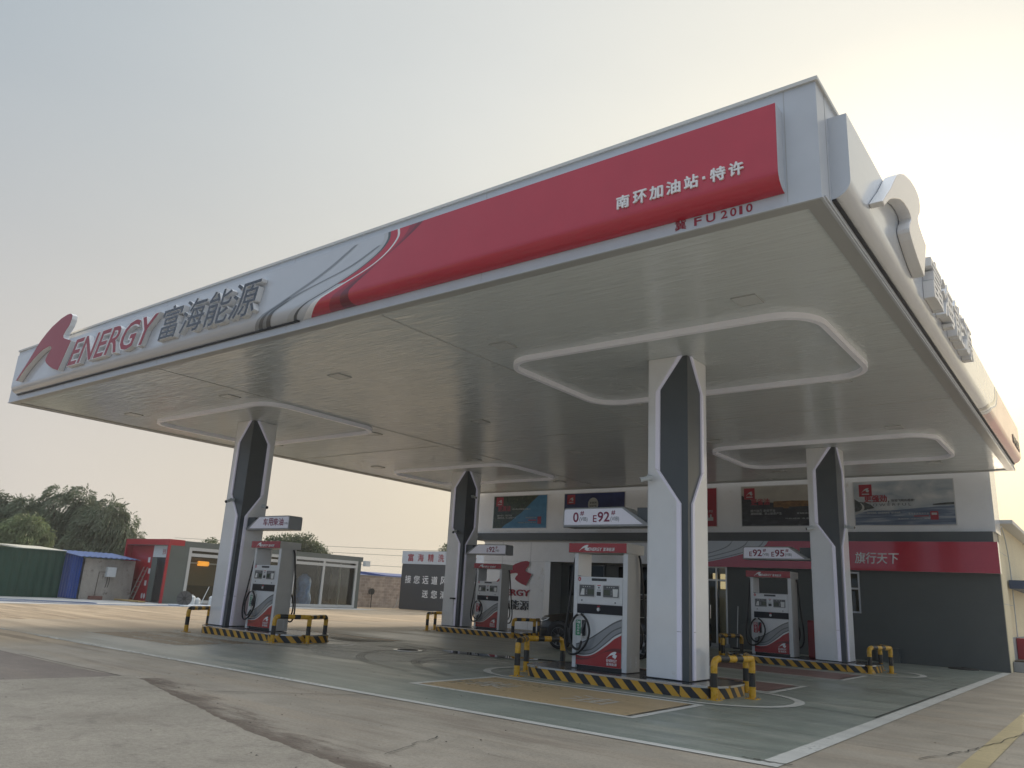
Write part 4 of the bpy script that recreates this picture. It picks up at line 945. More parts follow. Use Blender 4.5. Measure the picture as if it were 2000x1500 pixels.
LILACF = mat("price_face", (.74, .74, .82), .22, coat=.3, emit=((.85, .85, 1), .05))
def grade(ox, g_, two=True, w=.42):
    r_ = []
    if g_.startswith("E"):
        r_ += [("E", (ox, 2.955, ox+.085, 3.09), .015, 0), (g_[1:], (ox+.105, 2.955, ox+.38, 3.155), .022, 0)]; e = ox+.40
    else: r_ += [(g_, (ox, 2.955, ox+.135, 3.155), .022, 0)]; e = ox+.155
    return r_+[("#", (e+.015, 3.085, e+.105, 3.175), .02, 0), ("(VIB)", (e, 2.955, e+.19, 3.055), .004, 1)]
make_price("price sign with 0 and E92 over the nearest dispenser", -6.86, 13.475, [grade(-8.62, "0"), grade(-8.15, "E92")], True)
make_price("price sign with E92 and E95 by the right back column", -6.86, 23.2, [grade(-8.66, "E92"), grade(-8.0, "E95")], True)
it = [(c_, (-19.0+i*.235, 2.975, -18.79+i*.235, 3.17), .035, 0) for i, c_ in enumerate("车用柴油")]+[("(VIB)", (-18.05, 2.985, -17.88, 3.06), .004, 1)]
make_price("price sign reading four red Chinese characters over the diesel pump at left", -19.84, 13.475, [it], False)
make_price("price sign with E92 only, by the left back column", -19.84, 23.2, [grade(-18.75, "E92")], False)

# ================================================================== SECURITY CAMERAS
def make_cam(label, p, d, wall):
    t_ = thing("security_camera", label, "camera", p, "bullet cameras on the columns and wall")
    p = Vector(p); d = Vector(d).normalized(); w_ = Vector(wall)
    b = MB(); b.box(p.x-.03, p.y-.03, p.z-.05, p.x+.03, p.y+.03, p.z+.05); b.tube(crom([p, p+w_*.08+Vector((0, 0, .05)), p+w_*.13+Vector((0, 0, -.02))], 5), .012, 8); b.build("mount", JERRY, t_, bevel=.006)
    c_ = p+w_*.13+Vector((0, 0, -.03)); b = MB(); b.tube([c_-d*.10, c_-d*.09, c_+d*.09], [.03, .042, .042], 14, 0); b.tube([c_+d*.08, c_+d*.13], [.048, .048], 14, 0); h_ = b.build("housing", JERRY, t_, smooth=True)
    b = MB(); b.tube([c_+d*.128, c_+d*.134], [.04, .038], 14); b.build("lens", BLACKP, h_)
    return t_
c0 = make_cam("white bullet camera on the left face of the nearest column", (-6.78, 13.03, 3.74), (-.7, -.6, -.25), (0, -1, 0))
make_cam("bullet camera on the near face of the left front column", (-20.32, 13.05, 3.70), (.25, -.8, -.3), (0, -1, 0))
make_cam("dark bullet camera on the right edge of the left front column", (-19.85, 13.75, 3.60), (1, -.2, -.15), (1, 0, 0))
make_cam("bullet camera on the left face of the right back column", (-6.76, 22.85, 3.78), (-.7, -.6, -.25), (0, -1, 0))
make_cam("bullet camera on the right edge of the right back column", (-6.0, 23.4, 3.85), (1, -.3, -.1), (1, 0, 0))
make_cam("bullet camera low on the left back column", (-20.25, 22.85, 3.72), (.5, -.7, -.2), (0, -1, 0))
make_cam("small dark camera high on the charcoal of the left back column", (-19.84, 23.2, 5.1), (.8, -.3, -.2), (1, 0, 0))
make_cam("little camera under the left end of the dark building band", (-24.0, 28.62, 4.02), (-.6, -.6, -.3), (0, -1, 0))

# ================================================================== STATION BUILDING
YW = 28.88
bld = thing("station_building", "station building with white poster wall, red band and dark grey ground floor", "building", (-13.5, 32, 0))
b = MB(); b.box(-24.2, YW, 4.20, -2.90, 30.3, 6.9); b.build("upper_wall", WHITE_GLOSS, bld)
b = MB(); b.box(-24.18, YW-.16, 3.87, -2.97, 30.2, 4.198); b.build("dark_band", DGREY, bld)
b = MB(); b.box(-23.75, YW-.01, 3.80, -14.6, 30.1, 3.868); b.build("band_soffit", FRAMEW, bld)
b = MB(); b.box(-23.72, YW+.02, 0, -20.18, 30.0, 3.80); b.box(-20.18, YW+.02, 2.96, -11.75, 30.0, 3.80); b.build("white_wall", WHITE_GLOSS, bld)
b = MB(); b.box(-20.18, YW-.01, 0, -19.88, YW+.9, 2.955); b.build("reveal", SILVER, bld)
b = MB(); b.box(-19.88, YW+.88, 0, -12.5, YW+1.0, 2.95); b.box(-11.76, YW, 0, -8.66, 30.0, 3.80); b.box(-8.66, YW, 0, -7.04, 30.0, 1.48); b.box(-8.66, YW, 2.87, -7.04, 30, 3.80); b.box(-7.04, YW, 0, -2.91, 30.0, 3.80); b.build("grey_wall", MGREY, bld)
b = MB(); b.box(-23.6, 30.0, .0, -2.95, 42, 4.6); b.build("rear_block", YWALL, bld)
def window(name, F, x0, z0, x1, z1, parent, fm, gm, fwid=.06, depth=.05, bars_x=(), bars_z=()):
    b = MB()
    def bar(a, c, e, g__): b.prism(F, [(a, c), (e, c), (e, g__), (a, g__)], 0, depth)
    bar(x0, z0, x1, z0+fwid); bar(x0, z1-fwid, x1, z1); bar(x0, z0+fwid, x0+fwid, z1-fwid); bar(x1-fwid, z0+fwid, x1, z1-fwid)
    for x in bars_x: bar(x-fwid/2, z0+fwid, x+fwid/2, z1-fwid)
    xs = [x0+fwid]+[v for x in bars_x for v in (x-fwid/2, x+fwid/2)]+[x1-fwid]
    for z in bars_z:
        for i in range(0, len(xs), 2): bar(xs[i], z-fwid/2, xs[i+1], z+fwid/2)
    o_ = b.build(name, fm, parent)
    b = MB(); b.prism(F, [(x0+fwid*.5, z0+fwid*.5), (x1-fwid*.5, z0+fwid*.5), (x1-fwid*.5, z1-fwid*.5), (x0+fwid*.5, z1-fwid*.5)], depth*.3, depth*.5); b.build("pane", gm, o_)
    return o_
window("window", FY(YW+.87), -19.5, 1.5, -17.6, 2.93, bld, DGREY, GLASS_D, .07, .05, (-18.9,))
window("window", FY(YW+.87), -17.0, 1.5, -15.0, 2.93, bld, DGREY, GLASS_D, .07, .05)
b = MB(); b.box(-19.45, YW+.88, 1.5, -17.6, YW+.885, 1.52); b.build("sill", SILVER, bld)
window("window", FY(YW+.10), -8.64, 1.49, -7.06, 2.86, bld, SILVER, GLASS, .06, .05, (-7.85,), (2.3,))
b = MB(); b.box(-8.6, YW+.35, 1.3, -7.1, YW+.4, 2.9); b.build("blind", BLIND, bld)
b = MB(); b.box(-14.3, YW+.30, .0, -12.6, YW+.88, 2.95); b.build("inner_wall", MGREY, bld)
dw = window("door", FY(YW+.06), -13.6, .05, -11.77, 2.93, bld, SILVER, GLASS, .06, .06, (-12.72, -12.2), (2.42,))
b = MB(); b.box(-12.45, YW-.03, 1.0, -12.42, YW+.0, 1.5); b.build("handle", CHROME, dw)
b = MB(); b.box(-12.12, YW+.2, 2.1, -11.80, YW+.21, 2.38); b.box(-12.12, YW+.2, 2.46, -11.8, YW+.21, 2.66); b.box(-12.42, YW+.2, 2.46, -12.25, YW+.21, 2.68); b.build("sky_glow_panel", SKY_GLOW, bld)  # added glowing panels imitate sky light behind the door glass
b = MB(); b.box(-13.6, YW-.4, 0, -11.7, YW+.02, .13); b.box(-13.6, YW-.75, 0, -11.7, YW-.4, .07); b.build("door_step", PLINTH, bld)
# red sign band over the grey wall, with swoosh at its left end
FB = FY(YW-.30)
b = MB(); b.box(-14.9, YW-.30, 2.90, -2.86, YW+.02, 3.866); rb = b.build("sign_band", SIGN_WHITE, bld)
b = MB(); A_ = [(-13.4, 2.902), (-12.7, 3.02), (-11.6, 3.24), (-10.6, 3.5), (-10.2, 3.68), (-10.05, 3.864)]; ribbon(b, lambda x, z: FB(x, z, .003), A_, [(-2.862, z) for x, z in A_], 6); b.build("red_print", SIGN_RED, rb)
b = MB()
for dx in (.15, .75, 1.35): ribbon(b, lambda x, z: FB(x, z, .003), [(x-dx-.02-.25*(1-i/5), z) for i, (x, z) in enumerate(A_)], [(x-dx, z) for x, z in A_], 6)
b.build("grey_print", SIGN_G1, rb)
b = MB(); text(b, FB, "旗行天下", (-7.08, 3.13, -5.70, 3.50), .004, .03, bold=.012, shear=.12); b.build("lettering", LETTER_WHITE, rb)
# emblem and letters on the white wall
FW = FY(YW+.02); b = MB(); emblem(b, FW, (-22.95, 1.88, -20.84, 2.96), .01, .07, 0, 1); b.build("emblem", [RED_ACR, LETTER_SIDE], bld)
b = MB(); text(b, FW, "ENERGY", (-23.02, 1.42, -20.93, 1.70), .01, .05, bold=.02); b.build("lettering", RED_ACR, bld)
b = MB(); text(b, FW, "富海能源", (-23.0, .82, -20.98, 1.24), .01, .05, bold=.006); b.build("lettering", DARK_ACR, bld)
b = MB()
for x in (-22.6, -21.0): MB().box(x-.004, YW+.016, 0, x+.004, YW+.02, 3.8).build("panel_joint", TRIM, bld)
b.box(-23.7, YW+.0165, 2.94, -20.2, YW+.02, 2.946); b.build("panel_joint", TRIM, bld)
# yellow side with plinth, eave, downpipe
b = MB(); b.box(-2.95, 30.3, 0, -2.90, 42, 1.0); b.build("plinth", PLINTH, bld)
b = MB(); b.box(-6, 30.3, 4.6, -2.55, 42.3, 4.72); b.build("eave", FRAMEW, bld)
b = MB(); b.box(-2.95, YW+.1, 0, -2.895, 30.29, 3.86); b.build("side_render", YWALL, bld)
b = MB(); b.tube(crom([(-2.87, 30.3, 4.5), (-2.87, 31.0, 4.1), (-2.87, 31.5, 3.4), (-2.87, 31.55, 2.5), (-2.87, 31.5, 1.0), (-2.87, 31.5, .3)], 5), .02, 8); b.build("conduit", FRAMEW, bld, smooth=True)
b = MB(); b.box(-2.90, YW+.1, 2.0, -2.893, 31.5, 2.012); b.build("render_joint", TRIM, bld); MB().box(-2.90, YW+.1, 3.6, -2.893, 31.5, 3.612).build("render_joint", TRIM, bld)
aw = MB(); ap = [(31.0, 2.55), (31.0, 2.82), (34, 2.9), (36, 2.80), (36.5, 2.55)]; aw.prism(Frame((-2.9, 0, 0), (0, 1, 0), (0, 0, 1)), ap, 0, .55); aw.build("awning", NAVY, bld)
t_ = thing("fire_cabinet", "red fire cabinet against the yellow side wall at the right edge", "cabinet", (-2.75, 31.5, 0)); b = MB(); b.box(-2.89, 31.2, .05, -2.6, 31.9, .98); b.build("case", REDPIPE, t_, bevel=.01); b = MB(); b.box(-2.597, 31.28, .12, -2.585, 31.82, .9); b.build("door", KRED, t_)
b = MB(); b.box(-2.88, 29.5, 0, -2.55, 31.0, .30); b.box(-2.85, 29.55, .30, -2.60, 30.95, .34, 1); tag(b.build("concrete_planter", [PLINTH, BARK], bevel=.01), "low concrete planter at the foot of the yellow side wall", "planter")
# small things along the wall
b = MB(); b.cyl((-4.1, 28.45, .004), (-4.1, 28.45, .04), .42, .40, 24); b.cyl((-4.1, 28.45, .04), (-4.1, 28.45, .07), .08, .06, 12); tag(b.build("drain_cover", JOINT, smooth=True), "black round lid lying on the ground by the dark wall", "lid")
b = MB(); b.box(-6.6, 28.55, .005, -5.9, 28.8, .42); b.box(-6.62, 28.53, .42, -5.88, 28.82, .45); tag(b.build("wall_box", MGREY, bevel=.01), "low grey box at the foot of the dark wall behind the far guard rail", "box")
b = MB(); b.tube([(-11.28, 28.5, .05), (-11.35, 28.84, 1.5)], .014, 8, 0); b.box(-11.42, 28.42, .004, -11.12, 28.55, .06, 1); tag(b.build("mop", [SILVER, RUBBER]), "thin mop leaning against the dark wall left of the right back pump", "mop")
# red fire extinguisher boxes beside the pumps
def extbox(label, x, y):
    t_ = thing("extinguisher_box", label, "fire box", (x, y, .2), "red extinguisher boxes on the islands")
    b = MB(); b.box(x-.17, y-.22, .21, x+.17, y+.22, 1.22); b.build("case", REDPIPE, t_, bevel=.03)
    b = MB(); b.box(x+.172, y-.17, .28, x+.185, y+.17, 1.12); d__ = b.build("door", KRED, t_); b = MB(); b.tube([(x+.19, y-.1, .62), (x+.21, y-.1, .68), (x+.19, y-.1, .74)], .012, 8); b.build("handle", CHROME, d__)
    return t_
extbox("red extinguisher box behind the right back pump", -7.06, 23.75)
extbox("red box between the left front column and diesel pump", -19.55, 13.85)
b = MB(); b.tube([(-20.0, 22.78, .24), (-20.12, 22.84, 1.2)], .014, 8, 0); b.box(-20.2, 22.72, 1.18, -20.03, 22.86, 1.24, 1); tag(b.build("squeegee", [SILVER, BLACKP]), "window squeegee leaning on the left back column", "squeegee")

# ---- posters
def pic_mat(name, stops, scale, stretch=(1, 1, 1)):
    ma = bpy.data.materials.new(name); ma.use_nodes = True; N, L = nodes_of(ma.node_tree); out = nn(N, 'ShaderNodeOutputMaterial'); b = nn(N, 'ShaderNodeBsdfPrincipled'); L.new(b.outputs[0], out.inputs[0]); b.inputs['Roughness'].default_value = .25
    tc = nn(N, 'ShaderNodeTexCoord'); mp = nn(N, 'ShaderNodeMapping'); mp.inputs['Scale'].default_value = stretch; L.new(tc.outputs['Object'], mp.inputs[0])
    nz = nn(N, 'ShaderNodeTexNoise'); nz.inputs['Scale'].default_value = scale; nz.inputs['Detail'].default_value = 7; nz.inputs['Distortion'].default_value = .4; L.new(mp.outputs[0], nz.inputs['Vector'])
    rp = ramp(N, stops); L.new(nz.outputs[0], rp.inputs[0]); L.new(rp.outputs[0], b.inputs['Base Color']); return ma
PIC_FOREST = pic_mat("poster_forest", [(.35, (.012, .02, .012)), (.6, (.04, .06, .03)), (.75, (.12, .12, .07))], 9)
PIC_RIVER = pic_mat("poster_river", [(.3, (.03, .14, .28)), (.7, (.06, .22, .38))], 3)
PIC_NAVY = pic_mat("poster_navy", [(.3, (.012, .018, .07)), (.7, (.025, .035, .13))], 2)
PIC_SKY = pic_mat("poster_cloud", [(.3, (.26, .31, .36)), (.55, (.42, .45, .47)), (.75, (.62, .62, .60))], 1.4, (1, 1, 2))
PIC_ROAD = pic_mat("poster_road", [(.3, (.07, .10, .17)), (.5, (.13, .17, .24)), (.75, (.42, .46, .50))], 1.8, (.5, 1, 6))
PIC_HILL = pic_mat("poster_hill", [(.35, (.03, .035, .035)), (.7, (.10, .11, .11))], 6)
PIC_DUSK = pic_mat("poster_dusk", [(.3, (.33, .31, .27)), (.7, (.42, .39, .33))], 1.5, (1, 1, 2))
PIC_FIELD = pic_mat("poster_field", [(.3, (.10, .05, .015)), (.7, (.25, .13, .04))], 5, (1, 1, 3))
PIC_NIGHTROAD = pic_mat("poster_dark_road", [(.3, (.008, .010, .014)), (.6, (.03, .033, .04)), (.75, (.10, .11, .13))], 2.5, (1, 1, 5))
PALE = mat("poster_text_pale", (.42, .44, .44), .4); PDARK = mat("poster_text_dark", (.05, .05, .06), .4); PRED = mat("poster_red", (.30, .015, .03), .3); PMOON = mat("poster_disc", (.36, .36, .33), .4); PGREY = mat("poster_road_line", (.42, .42, .40), .4)
FP = FY(YW)
def poster(label, x0, z0, x1, z1, base):
    t_ = thing("poster", label, "poster", ((x0+x1)/2, YW, z0), "advertising posters on the upper wall")
    b = MB(); b.box(x0-.03, YW-.02, z0-.03, x1+.03, YW, z1+.03); b.build("frame", SILVER, t_)
    b = MB(); b.prism(FP, rect(x0, z0, x1, z1), .02, .024); return t_, b.build("print", base, t_)
def plogo(pr, x, z, s_=.42):
    b = MB(); b.prism(FP, rect(x, z-s_, x+s_, z), .027, .0285, 0); emblem(b, FP, (x+.08, z-s_*.66, x+s_-.08, z-s_*.30), .030, .0315, 1); b.prism(FP, rect(x+.09, z-s_*.84, x+s_-.09, z-s_*.75), .030, .0315, 1); b.build("logo", [PRED, PALE], pr)
def lines(pr, specs, m_):
    for s_, bx, bo in specs:
        b = MB(); text(b, FP, s_, bx, .033, bold=bo); b.build("lettering", m_, pr)
ZP0, ZP1 = 4.44, 5.92
t_, pr = poster("poster of a dark forest beside a blue river", -23.26, ZP0, -20.2, ZP1, PIC_RIVER)
b = MB(); b.prism(FP, [(-23.26, ZP0), (-22.75, ZP0), (-22.5, 4.62), (-22.2, 4.75), (-21.95, 4.95), (-21.6, 5.15), (-21.3, 5.4), (-21.0, 5.65), (-20.65, ZP1), (-23.26, ZP1)], .0245, .0265); b.build("forest_print", PIC_FOREST, pr)
plogo(pr, -23.12, ZP1-.04); lines(pr, [("更清洁", (-23.0, 5.22, -22.25, 5.47), .03)], PRED)
lines(pr, [("绿水青山就是金山银山!", (-22.15, 5.27, -21.1, 5.34), .02), ("提升动力、清洁节油:", (-23.02, 4.98, -22.15, 5.06), .02), ("清除积碳、防止胶质产生", (-23.02, 4.87, -21.9, 4.95), .02), ("富海能源清净汽油", (-21.35, 4.88, -20.75, 4.94), .01), ("节能减排 清洁 环保 动力", (-21.8, 4.66, -20.75, 4.71), .01)], PALE)
b = MB(); b.prism(FP, rect(-20.68, 4.62, -20.48, 4.95), .027, .03); b.prism(FP, rect(-21.2, 4.76, -20.76, 4.81), .027, .03); b.build("pump_picture", PRED, pr)
t_, pr = poster("navy blue poster with a pale round disc", -19.24, ZP0, -16.2, ZP1, PIC_NAVY); plogo(pr, -19.1, ZP1-.04)
b = MB(); b.prism(FP, [(-17.75+.26*math.cos(i*.2094), 5.43+.29*math.sin(i*.2094)) for i in range(30)], .026, .029); b.build("disc_print", PMOON, pr); lines(pr, [("富海能源", (-17.92, 5.46, -17.58, 5.54), .03), ("加油中国", (-17.92, 5.32, -17.58, 5.40), .03)], PDARK)
b = MB()
for x in (-18.3, -17.35): b.prism(FP, [(x, 5.0), (x+.34, 5.0), (x+.28, 5.10), (x+.06, 5.10)], .026, .028)
b.build("panel_print", BEZEL, pr)
t_, pr = poster("red poster mostly hidden behind the nearest column", -15.1, ZP0, -12.13, ZP1, PRED)
lines(pr, [("100万", (-12.75, 4.98, -12.28, 5.06), .02)], PALE); b = MB()
for i, h_ in enumerate((.10, .2, .13, .28, .16, .34, .2, .12, .24, .14)): b.prism(FP, rect(-12.95+i*.068, 4.66, -12.885+i*.068, 4.66+h_), .027, .029)
b.build("skyline_print", PALE, pr)
t_, pr = poster("dusk road poster partly behind the right back column", -11.12, ZP0, -8.1, ZP1, PIC_DUSK)
b = MB(); b.prism(FP, [(-11.12, ZP0), (-8.1, ZP0), (-8.1, 5.32), (-9.2, 5.34), (-9.9, 5.3), (-10.6, 5.34), (-11.12, 5.6)], .0245, .026, 0); b.build("road_print", PIC_NIGHTROAD, pr)
b = MB(); b.prism(FP, [(-9.9, 5.12), (-8.1, 5.16), (-8.1, 5.33), (-9.2, 5.36), (-9.9, 5.34)], .0265, .0275, 0); b.prism(FP, [(-9.55, 5.08), (-9.35, 5.08), (-9.3, 5.26), (-9.5, 5.26)], .028, .029, 0); b.build("field_print", PIC_FIELD, pr)
plogo(pr, -11.02, ZP1-.06); lines(pr, [("更省油", (-10.75, 5.22, -10.05, 5.46), .04)], PRED)
lines(pr, [("提升动力: 耐烧节油", (-10.78, 4.96, -9.85, 5.05), .02), ("清除积碳、防止胶质产生", (-10.78, 4.85, -9.6, 4.94), .02), ("富海能源清净汽油", (-9.05, 4.86, -8.3, 4.92), .01), ("节能减排 清洁 环保", (-9.5, 4.68, -8.3, 4.73), .01)], PALE)
t_, pr = poster("pale poster of a coast road under clouds", -7.05, ZP0, -3.97, ZP1, PIC_SKY)
b = MB(); ribbon(b, lambda x, z: FP(x, z, .0255), [(-7.05, ZP0+.0), (-6.6, ZP0+.0), (-5.8, ZP0+.0), (-5.0, ZP0), (-3.97, ZP0)], [(-7.05, 4.78), (-6.6, 4.92), (-5.8, 4.94), (-5.0, 5.0), (-3.97, 5.06)], 6); b.build("road_print", PIC_ROAD, pr)
b = MB(); b.prism(FP, [(-7.05, 4.9), (-6.75, 4.95), (-6.4, 5.02), (-6.5, 5.12), (-6.7, 5.22), (-6.9, 5.24), (-7.05, 5.35)], .0265, .0275, 0); b.build("hill_print", PIC_HILL, pr); b = MB(); b.prism(FP, [(-4.6, 5.08), (-3.97, 5.09), (-3.97, 5.17), (-4.2, 5.16), (-4.6, 5.12)], .0265, .0275, 0); b.build("hill_print", PIC_HILL, pr)
b = MB(); ribbon(b, lambda x, z: FP(x, z, .0285), [(-7.04, 4.86), (-6.85, 4.96), (-6.8, 5.08), (-6.86, 5.2)], [(-7.04, 4.80), (-6.77, 4.95), (-6.74, 5.08), (-6.83, 5.2)], 5); b.build("lane_print", PGREY, pr)
plogo(pr, -6.88, ZP1-.08, .42); lines(pr, [("更强劲", (-6.72, 5.22, -6.0, 5.46), .04)], PRED)
lines(pr, [(",", (-5.96, 5.18, -5.92, 5.26), .04), ("体验飞翔的感觉!", (-5.86, 5.22, -5.14, 5.31), .025), ("P O W E R F U L", (-6.6, 5.08, -5.25, 5.17), 0)], PDARK)
lines(pr, [("提升动力、改善油耗、清除积碳", (-6.65, 4.92, -5.9, 4.99), .02), ("保护发动机、延长使用寿命、动力更强劲", (-6.65, 4.82, -5.6, 4.89), .02), ("富 海 能 源 清 净 汽 油", (-5.35, 4.78, -4.75, 4.84), .01), ("清洁环保  节能动力  富海", (-5.7, 4.62, -4.72, 4.66), .01)], PALE)
b = MB(); b.prism(FP, rrect(-4.70, 4.60, -4.46, 4.88, .02), .0285, .031, 0); b.prism(FP, rect(-4.66, 4.76, -4.50, 4.83), .031, .032, 1); b.prism(FP, rect(-5.2, 4.71, -4.75, 4.745), .0285, .031, 0); b.build("pump_picture", [PRED, PALE], pr)

# ================================================================== BLACK CAR
def make_car():
    xF, xW1, xW2, yN, yS = -14.22, -13.33, -10.53, 19.92, 21.75     # nose, axles, near and far side
    t_ = thing("parked_car", "black SUV parked between the pumps and the building, its nose to the left", "car", (-11.6, 20.83, 0))
    # cross sections along X: (x, z_bottom, z_belt, z_top, half width at belt, half width at top)
    cy = (yN+yS)/2
    secs = [(-14.22, .32, .60, .70, .60, .50), (-14.16, .26, .72, .84, .74, .64), (-13.98, .22, .82, .93, .85, .74), (-13.55, .20, .90, 1.00, .905, .79), (-12.8, .20, .96, 1.08, .915, .80), (-12.45, .20, .98, 1.13, .915, .79),
            (-12.15, .20, 1.0, 1.28, .915, .72), (-11.75, .20, 1.01, 1.48, .915, .66), (-11.4, .20, 1.02, 1.57, .915, .63), (-10.9, .20, 1.03, 1.62, .915, .62), (-10.3, .20, 1.04, 1.61, .915, .61), (-9.75, .22, 1.05, 1.54, .90, .59), (-9.45, .28, 1.02, 1.36, .86, .58), (-9.3, .36, .95, 1.02, .80, .62)]
    b = MB(); rings = []
    for x, zb, zm, zt, wb, wt in secs:
        pts = [(-wb*.90, zb), (-wb*.99, zb+.10), (-wb, zb+(zm-zb)*.5), (-wb*.985, zm), (-wt*1.0-(wb-wt)*.12, zm+(zt-zm)*.55), (-wt, zm+(zt-zm)*.86), (-wt*.8, zt), (0, zt+.015)]
        pts = pts+[(-p[0], p[1]) for p in pts[-2::-1]]
        rings.append([(x, cy+p[0], p[1]) for p in pts])
    n = len(rings[0]); vs = [p for r_ in rings for p in r_]
    b.add(vs, [[i*n+k, i*n+k+1, (i+1)*n+k+1, (i+1)*n+k] for i in range(len(rings)-1) for k in range(n-1)]+[[k for k in range(n)][::-1], [(len(rings)-1)*n+k for k in range(n)]]+[[i*n+n-1, i*n, (i+1)*n, (i+1)*n+n-1] for i in range(len(rings)-1)])
    body = b.build("body", CARBLACK, t_, smooth='all')
    F = FY(yN)
    def at(x):
        for a, c in zip(secs, secs[1:]):
            if a[0] <= x <= c[0]: k = (x-a[0])/(c[0]-a[0]); return [p+(q-p)*k for p, q in zip(a, c)]
        return secs[-1]
    def side(x, z, off):            # point on the near flank
        _, zb, zm, zt, wb, wt = at(x); k = max(0, (z-zm)/(zt-zm))
        w_ = wb*.985+(wt*1.0+(wb-wt)*.12-wb*.985)*min(1, k/.55) if k < .55 else wt+(wb-wt)*.12*(1-(k-.55)/.31)
        return Vector((x, cy-w_-off, z))
    for xs in ((-11.95, -11.0), (-10.94, -10.2), (-10.14, -9.72)):
        b = MB(); A, B = [], []
        for i in range(7):
            x = xs[0]+(xs[1]-xs[0])*i/6; _, zb, zm, zt, wb, wt = at(x); A.append(side(x, zm+.03, .006)); B.append(side(x, zm+(zt-zm)*.80, .008))
        o_ = len(b.v); b.v += A+B; b.f += [[i, i+1, 7+i+1, 7+i] for i in range(6)]; b.m += [0]*6; b.build("side_window", CARGLASS, body)
    b = MB()
    for i in range(12):
        x = -11.95+2.2*i/12; x2 = -11.95+2.2*(i+1)/12; za, zb2 = at(x)[2]+.012, at(x2)[2]+.012
        b.add([side(x, za, .012), side(x2, zb2, .012), side(x2, zb2+.02, .012), side(x, za+.02, .012)], [(0, 1, 2, 3)])
    b.tube(crom([side(-12.0, 1.10, .012), side(-11.7, 1.40, .014), side(-11.3, 1.50, .014), side(-10.6, 1.53, .014), side(-9.9, 1.48, .014)], 5), .009, 6); b.build("chrome_trim", CHROME, body)
    b = MB(); b.tube(crom([side(-11.5, 1.56, -.02), side(-11.3, 1.64, -.02), side(-10.6, 1.67, -.03), side(-9.8, 1.62, -.02)], 5), .018, 8); b.build("roof_rail", SILVER, body)
    # wheels with dark arches
    for xw in (xW1, xW2):
        for yy, sg in ((yN, 1), (yS, -1)):
            b = MB(); b.prism(Frame((xw, yy-.006*sg, 0), (1*sg, 0, 0), (0, 0, 1)), [(.43*math.cos(a*.1309), .37+.43*math.sin(a*.1309)) for a in range(-3, 28)], -.30, .012); b.build("wheel_arch", BLACKP, body)
            y0, y1 = (yy-.03, yy+.20) if sg > 0 else (yy+.03, yy-.20)
            b = MB(); P = [(y1, .25), (y1, .335), (y1-(y1-y0)*.12, .36), (y0+(y1-y0)*.12, .36), (y0, .335), (y0, .26)]; m_ = 36
            vs = [(xw+r_*math.cos(2*math.pi*k/m_), y_, .362+r_*math.sin(2*math.pi*k/m_)) for y_, r_ in P for k in range(m_)]
            b.add(vs, [[i*m_+k, i*m_+(k+1) % m_, (i+1)*m_+(k+1) % m_, (i+1)*m_+k] for i in range(len(P)-1) for k in range(m_)]); w_ = b.build("wheel", TYRE, t_, smooth='all')
            b = MB(); FWh = Frame((xw, y0+.012*sg, .362), (1*sg, 0, 0), (0, 0, 1))
            b.prism(FWh, [(.262*math.cos(2*math.pi*k/32), .262*math.sin(2*math.pi*k/32)) for k in range(32)], -.08, -.05, 1)
            for s_ in range(5):
                a = 2*math.pi*s_/5+.3
                for da in (-.20, .20):
                    c1, s1 = math.cos(a+da*.35), math.sin(a+da*.35); c2, s2 = math.cos(a+da*1.35), math.sin(a+da*1.35); px, py = -math.sin(a), math.cos(a)
                    b.prism(FWh, [(c1*.05-px*.018, s1*.05-py*.018), (c1*.05+px*.018, s1*.05+py*.018), (c2*.255+px*.016, s2*.255+py*.016), (c2*.255-px*.016, s2*.255-py*.016)], -.03, .0, 0)
            b.prism(FWh, [(.055*math.cos(k*.5236), .055*math.sin(k*.5236)) for k in range(12)], -.03, .006, 0)
            o1 = [(.268*math.cos(2*math.pi*k/32), .268*math.sin(2*math.pi*k/32)) for k in range(33)]; o2 = [(.25*math.cos(2*math.pi*k/32), .25*math.sin(2*math.pi*k/32)) for k in range(33)]
            for k in range(32): b.prism(FWh, [o1[k], o1[k+1], o2[k+1], o2[k]], -.02, .004, 0)
            b.build("rim", [ALLOY, BLACKP], w_)
    for sg in (-1, 1):
        b = MB(); y = cy+sg*.74
        P = [(-14.10, .76), (-14.04, .81), (-13.86, .865), (-13.70, .875), (-13.80, .80), (-13.98, .755)]
        if sg < 0:
            vs = [side(x, z, .012) for x, z in P]; vs2 = [Vector((x-.02, cy-.60, z)) for x, z in P]
        else: vs = [Vector((x, 2*cy-side(x, z, .012).y, z)) for x, z in P]; vs2 = [Vector((x-.02, cy+.60, z)) for x, z in P]
        b.add(vs+vs2, [list(range(6)), [11, 10, 9, 8, 7, 6]]+[[i, (i+1) % 6, 6+(i+1) % 6, 6+i] for i in range(6)]); b.build("headlight", LAMP, body)
        b = MB(); b.box(-14.245, cy+sg*.22, .42, -14.15, cy+sg*.05, .66); b.build("grille", CHROME, body, bevel=.03)
    b = MB(); b.box(-12.25, yN-.12, 1.02, -12.05, yN+.06, 1.16); b.build("side_mirror", CARBLACK, body, bevel=.04)
    b = MB(); b.tube([side(-11.02, .30, .004), side(-11.0, .7, .004), side(-10.97, 1.03, .004)], .006, 6); b.tube([side(-11.9, .34, .004), side(-11.95, .7, .004), side(-11.95, 1.0, .004)], .006, 6); b.build("door_seam", RUBBER, body)
    b = MB(); b.tube([side(-11.3, .93, .02), side(-11.1, .935, .02)], .014, 8); b.tube([side(-10.4, .95, .02), side(-10.2, .955, .02)], .014, 8); b.build("door_handle", CHROME, body)
make_car()

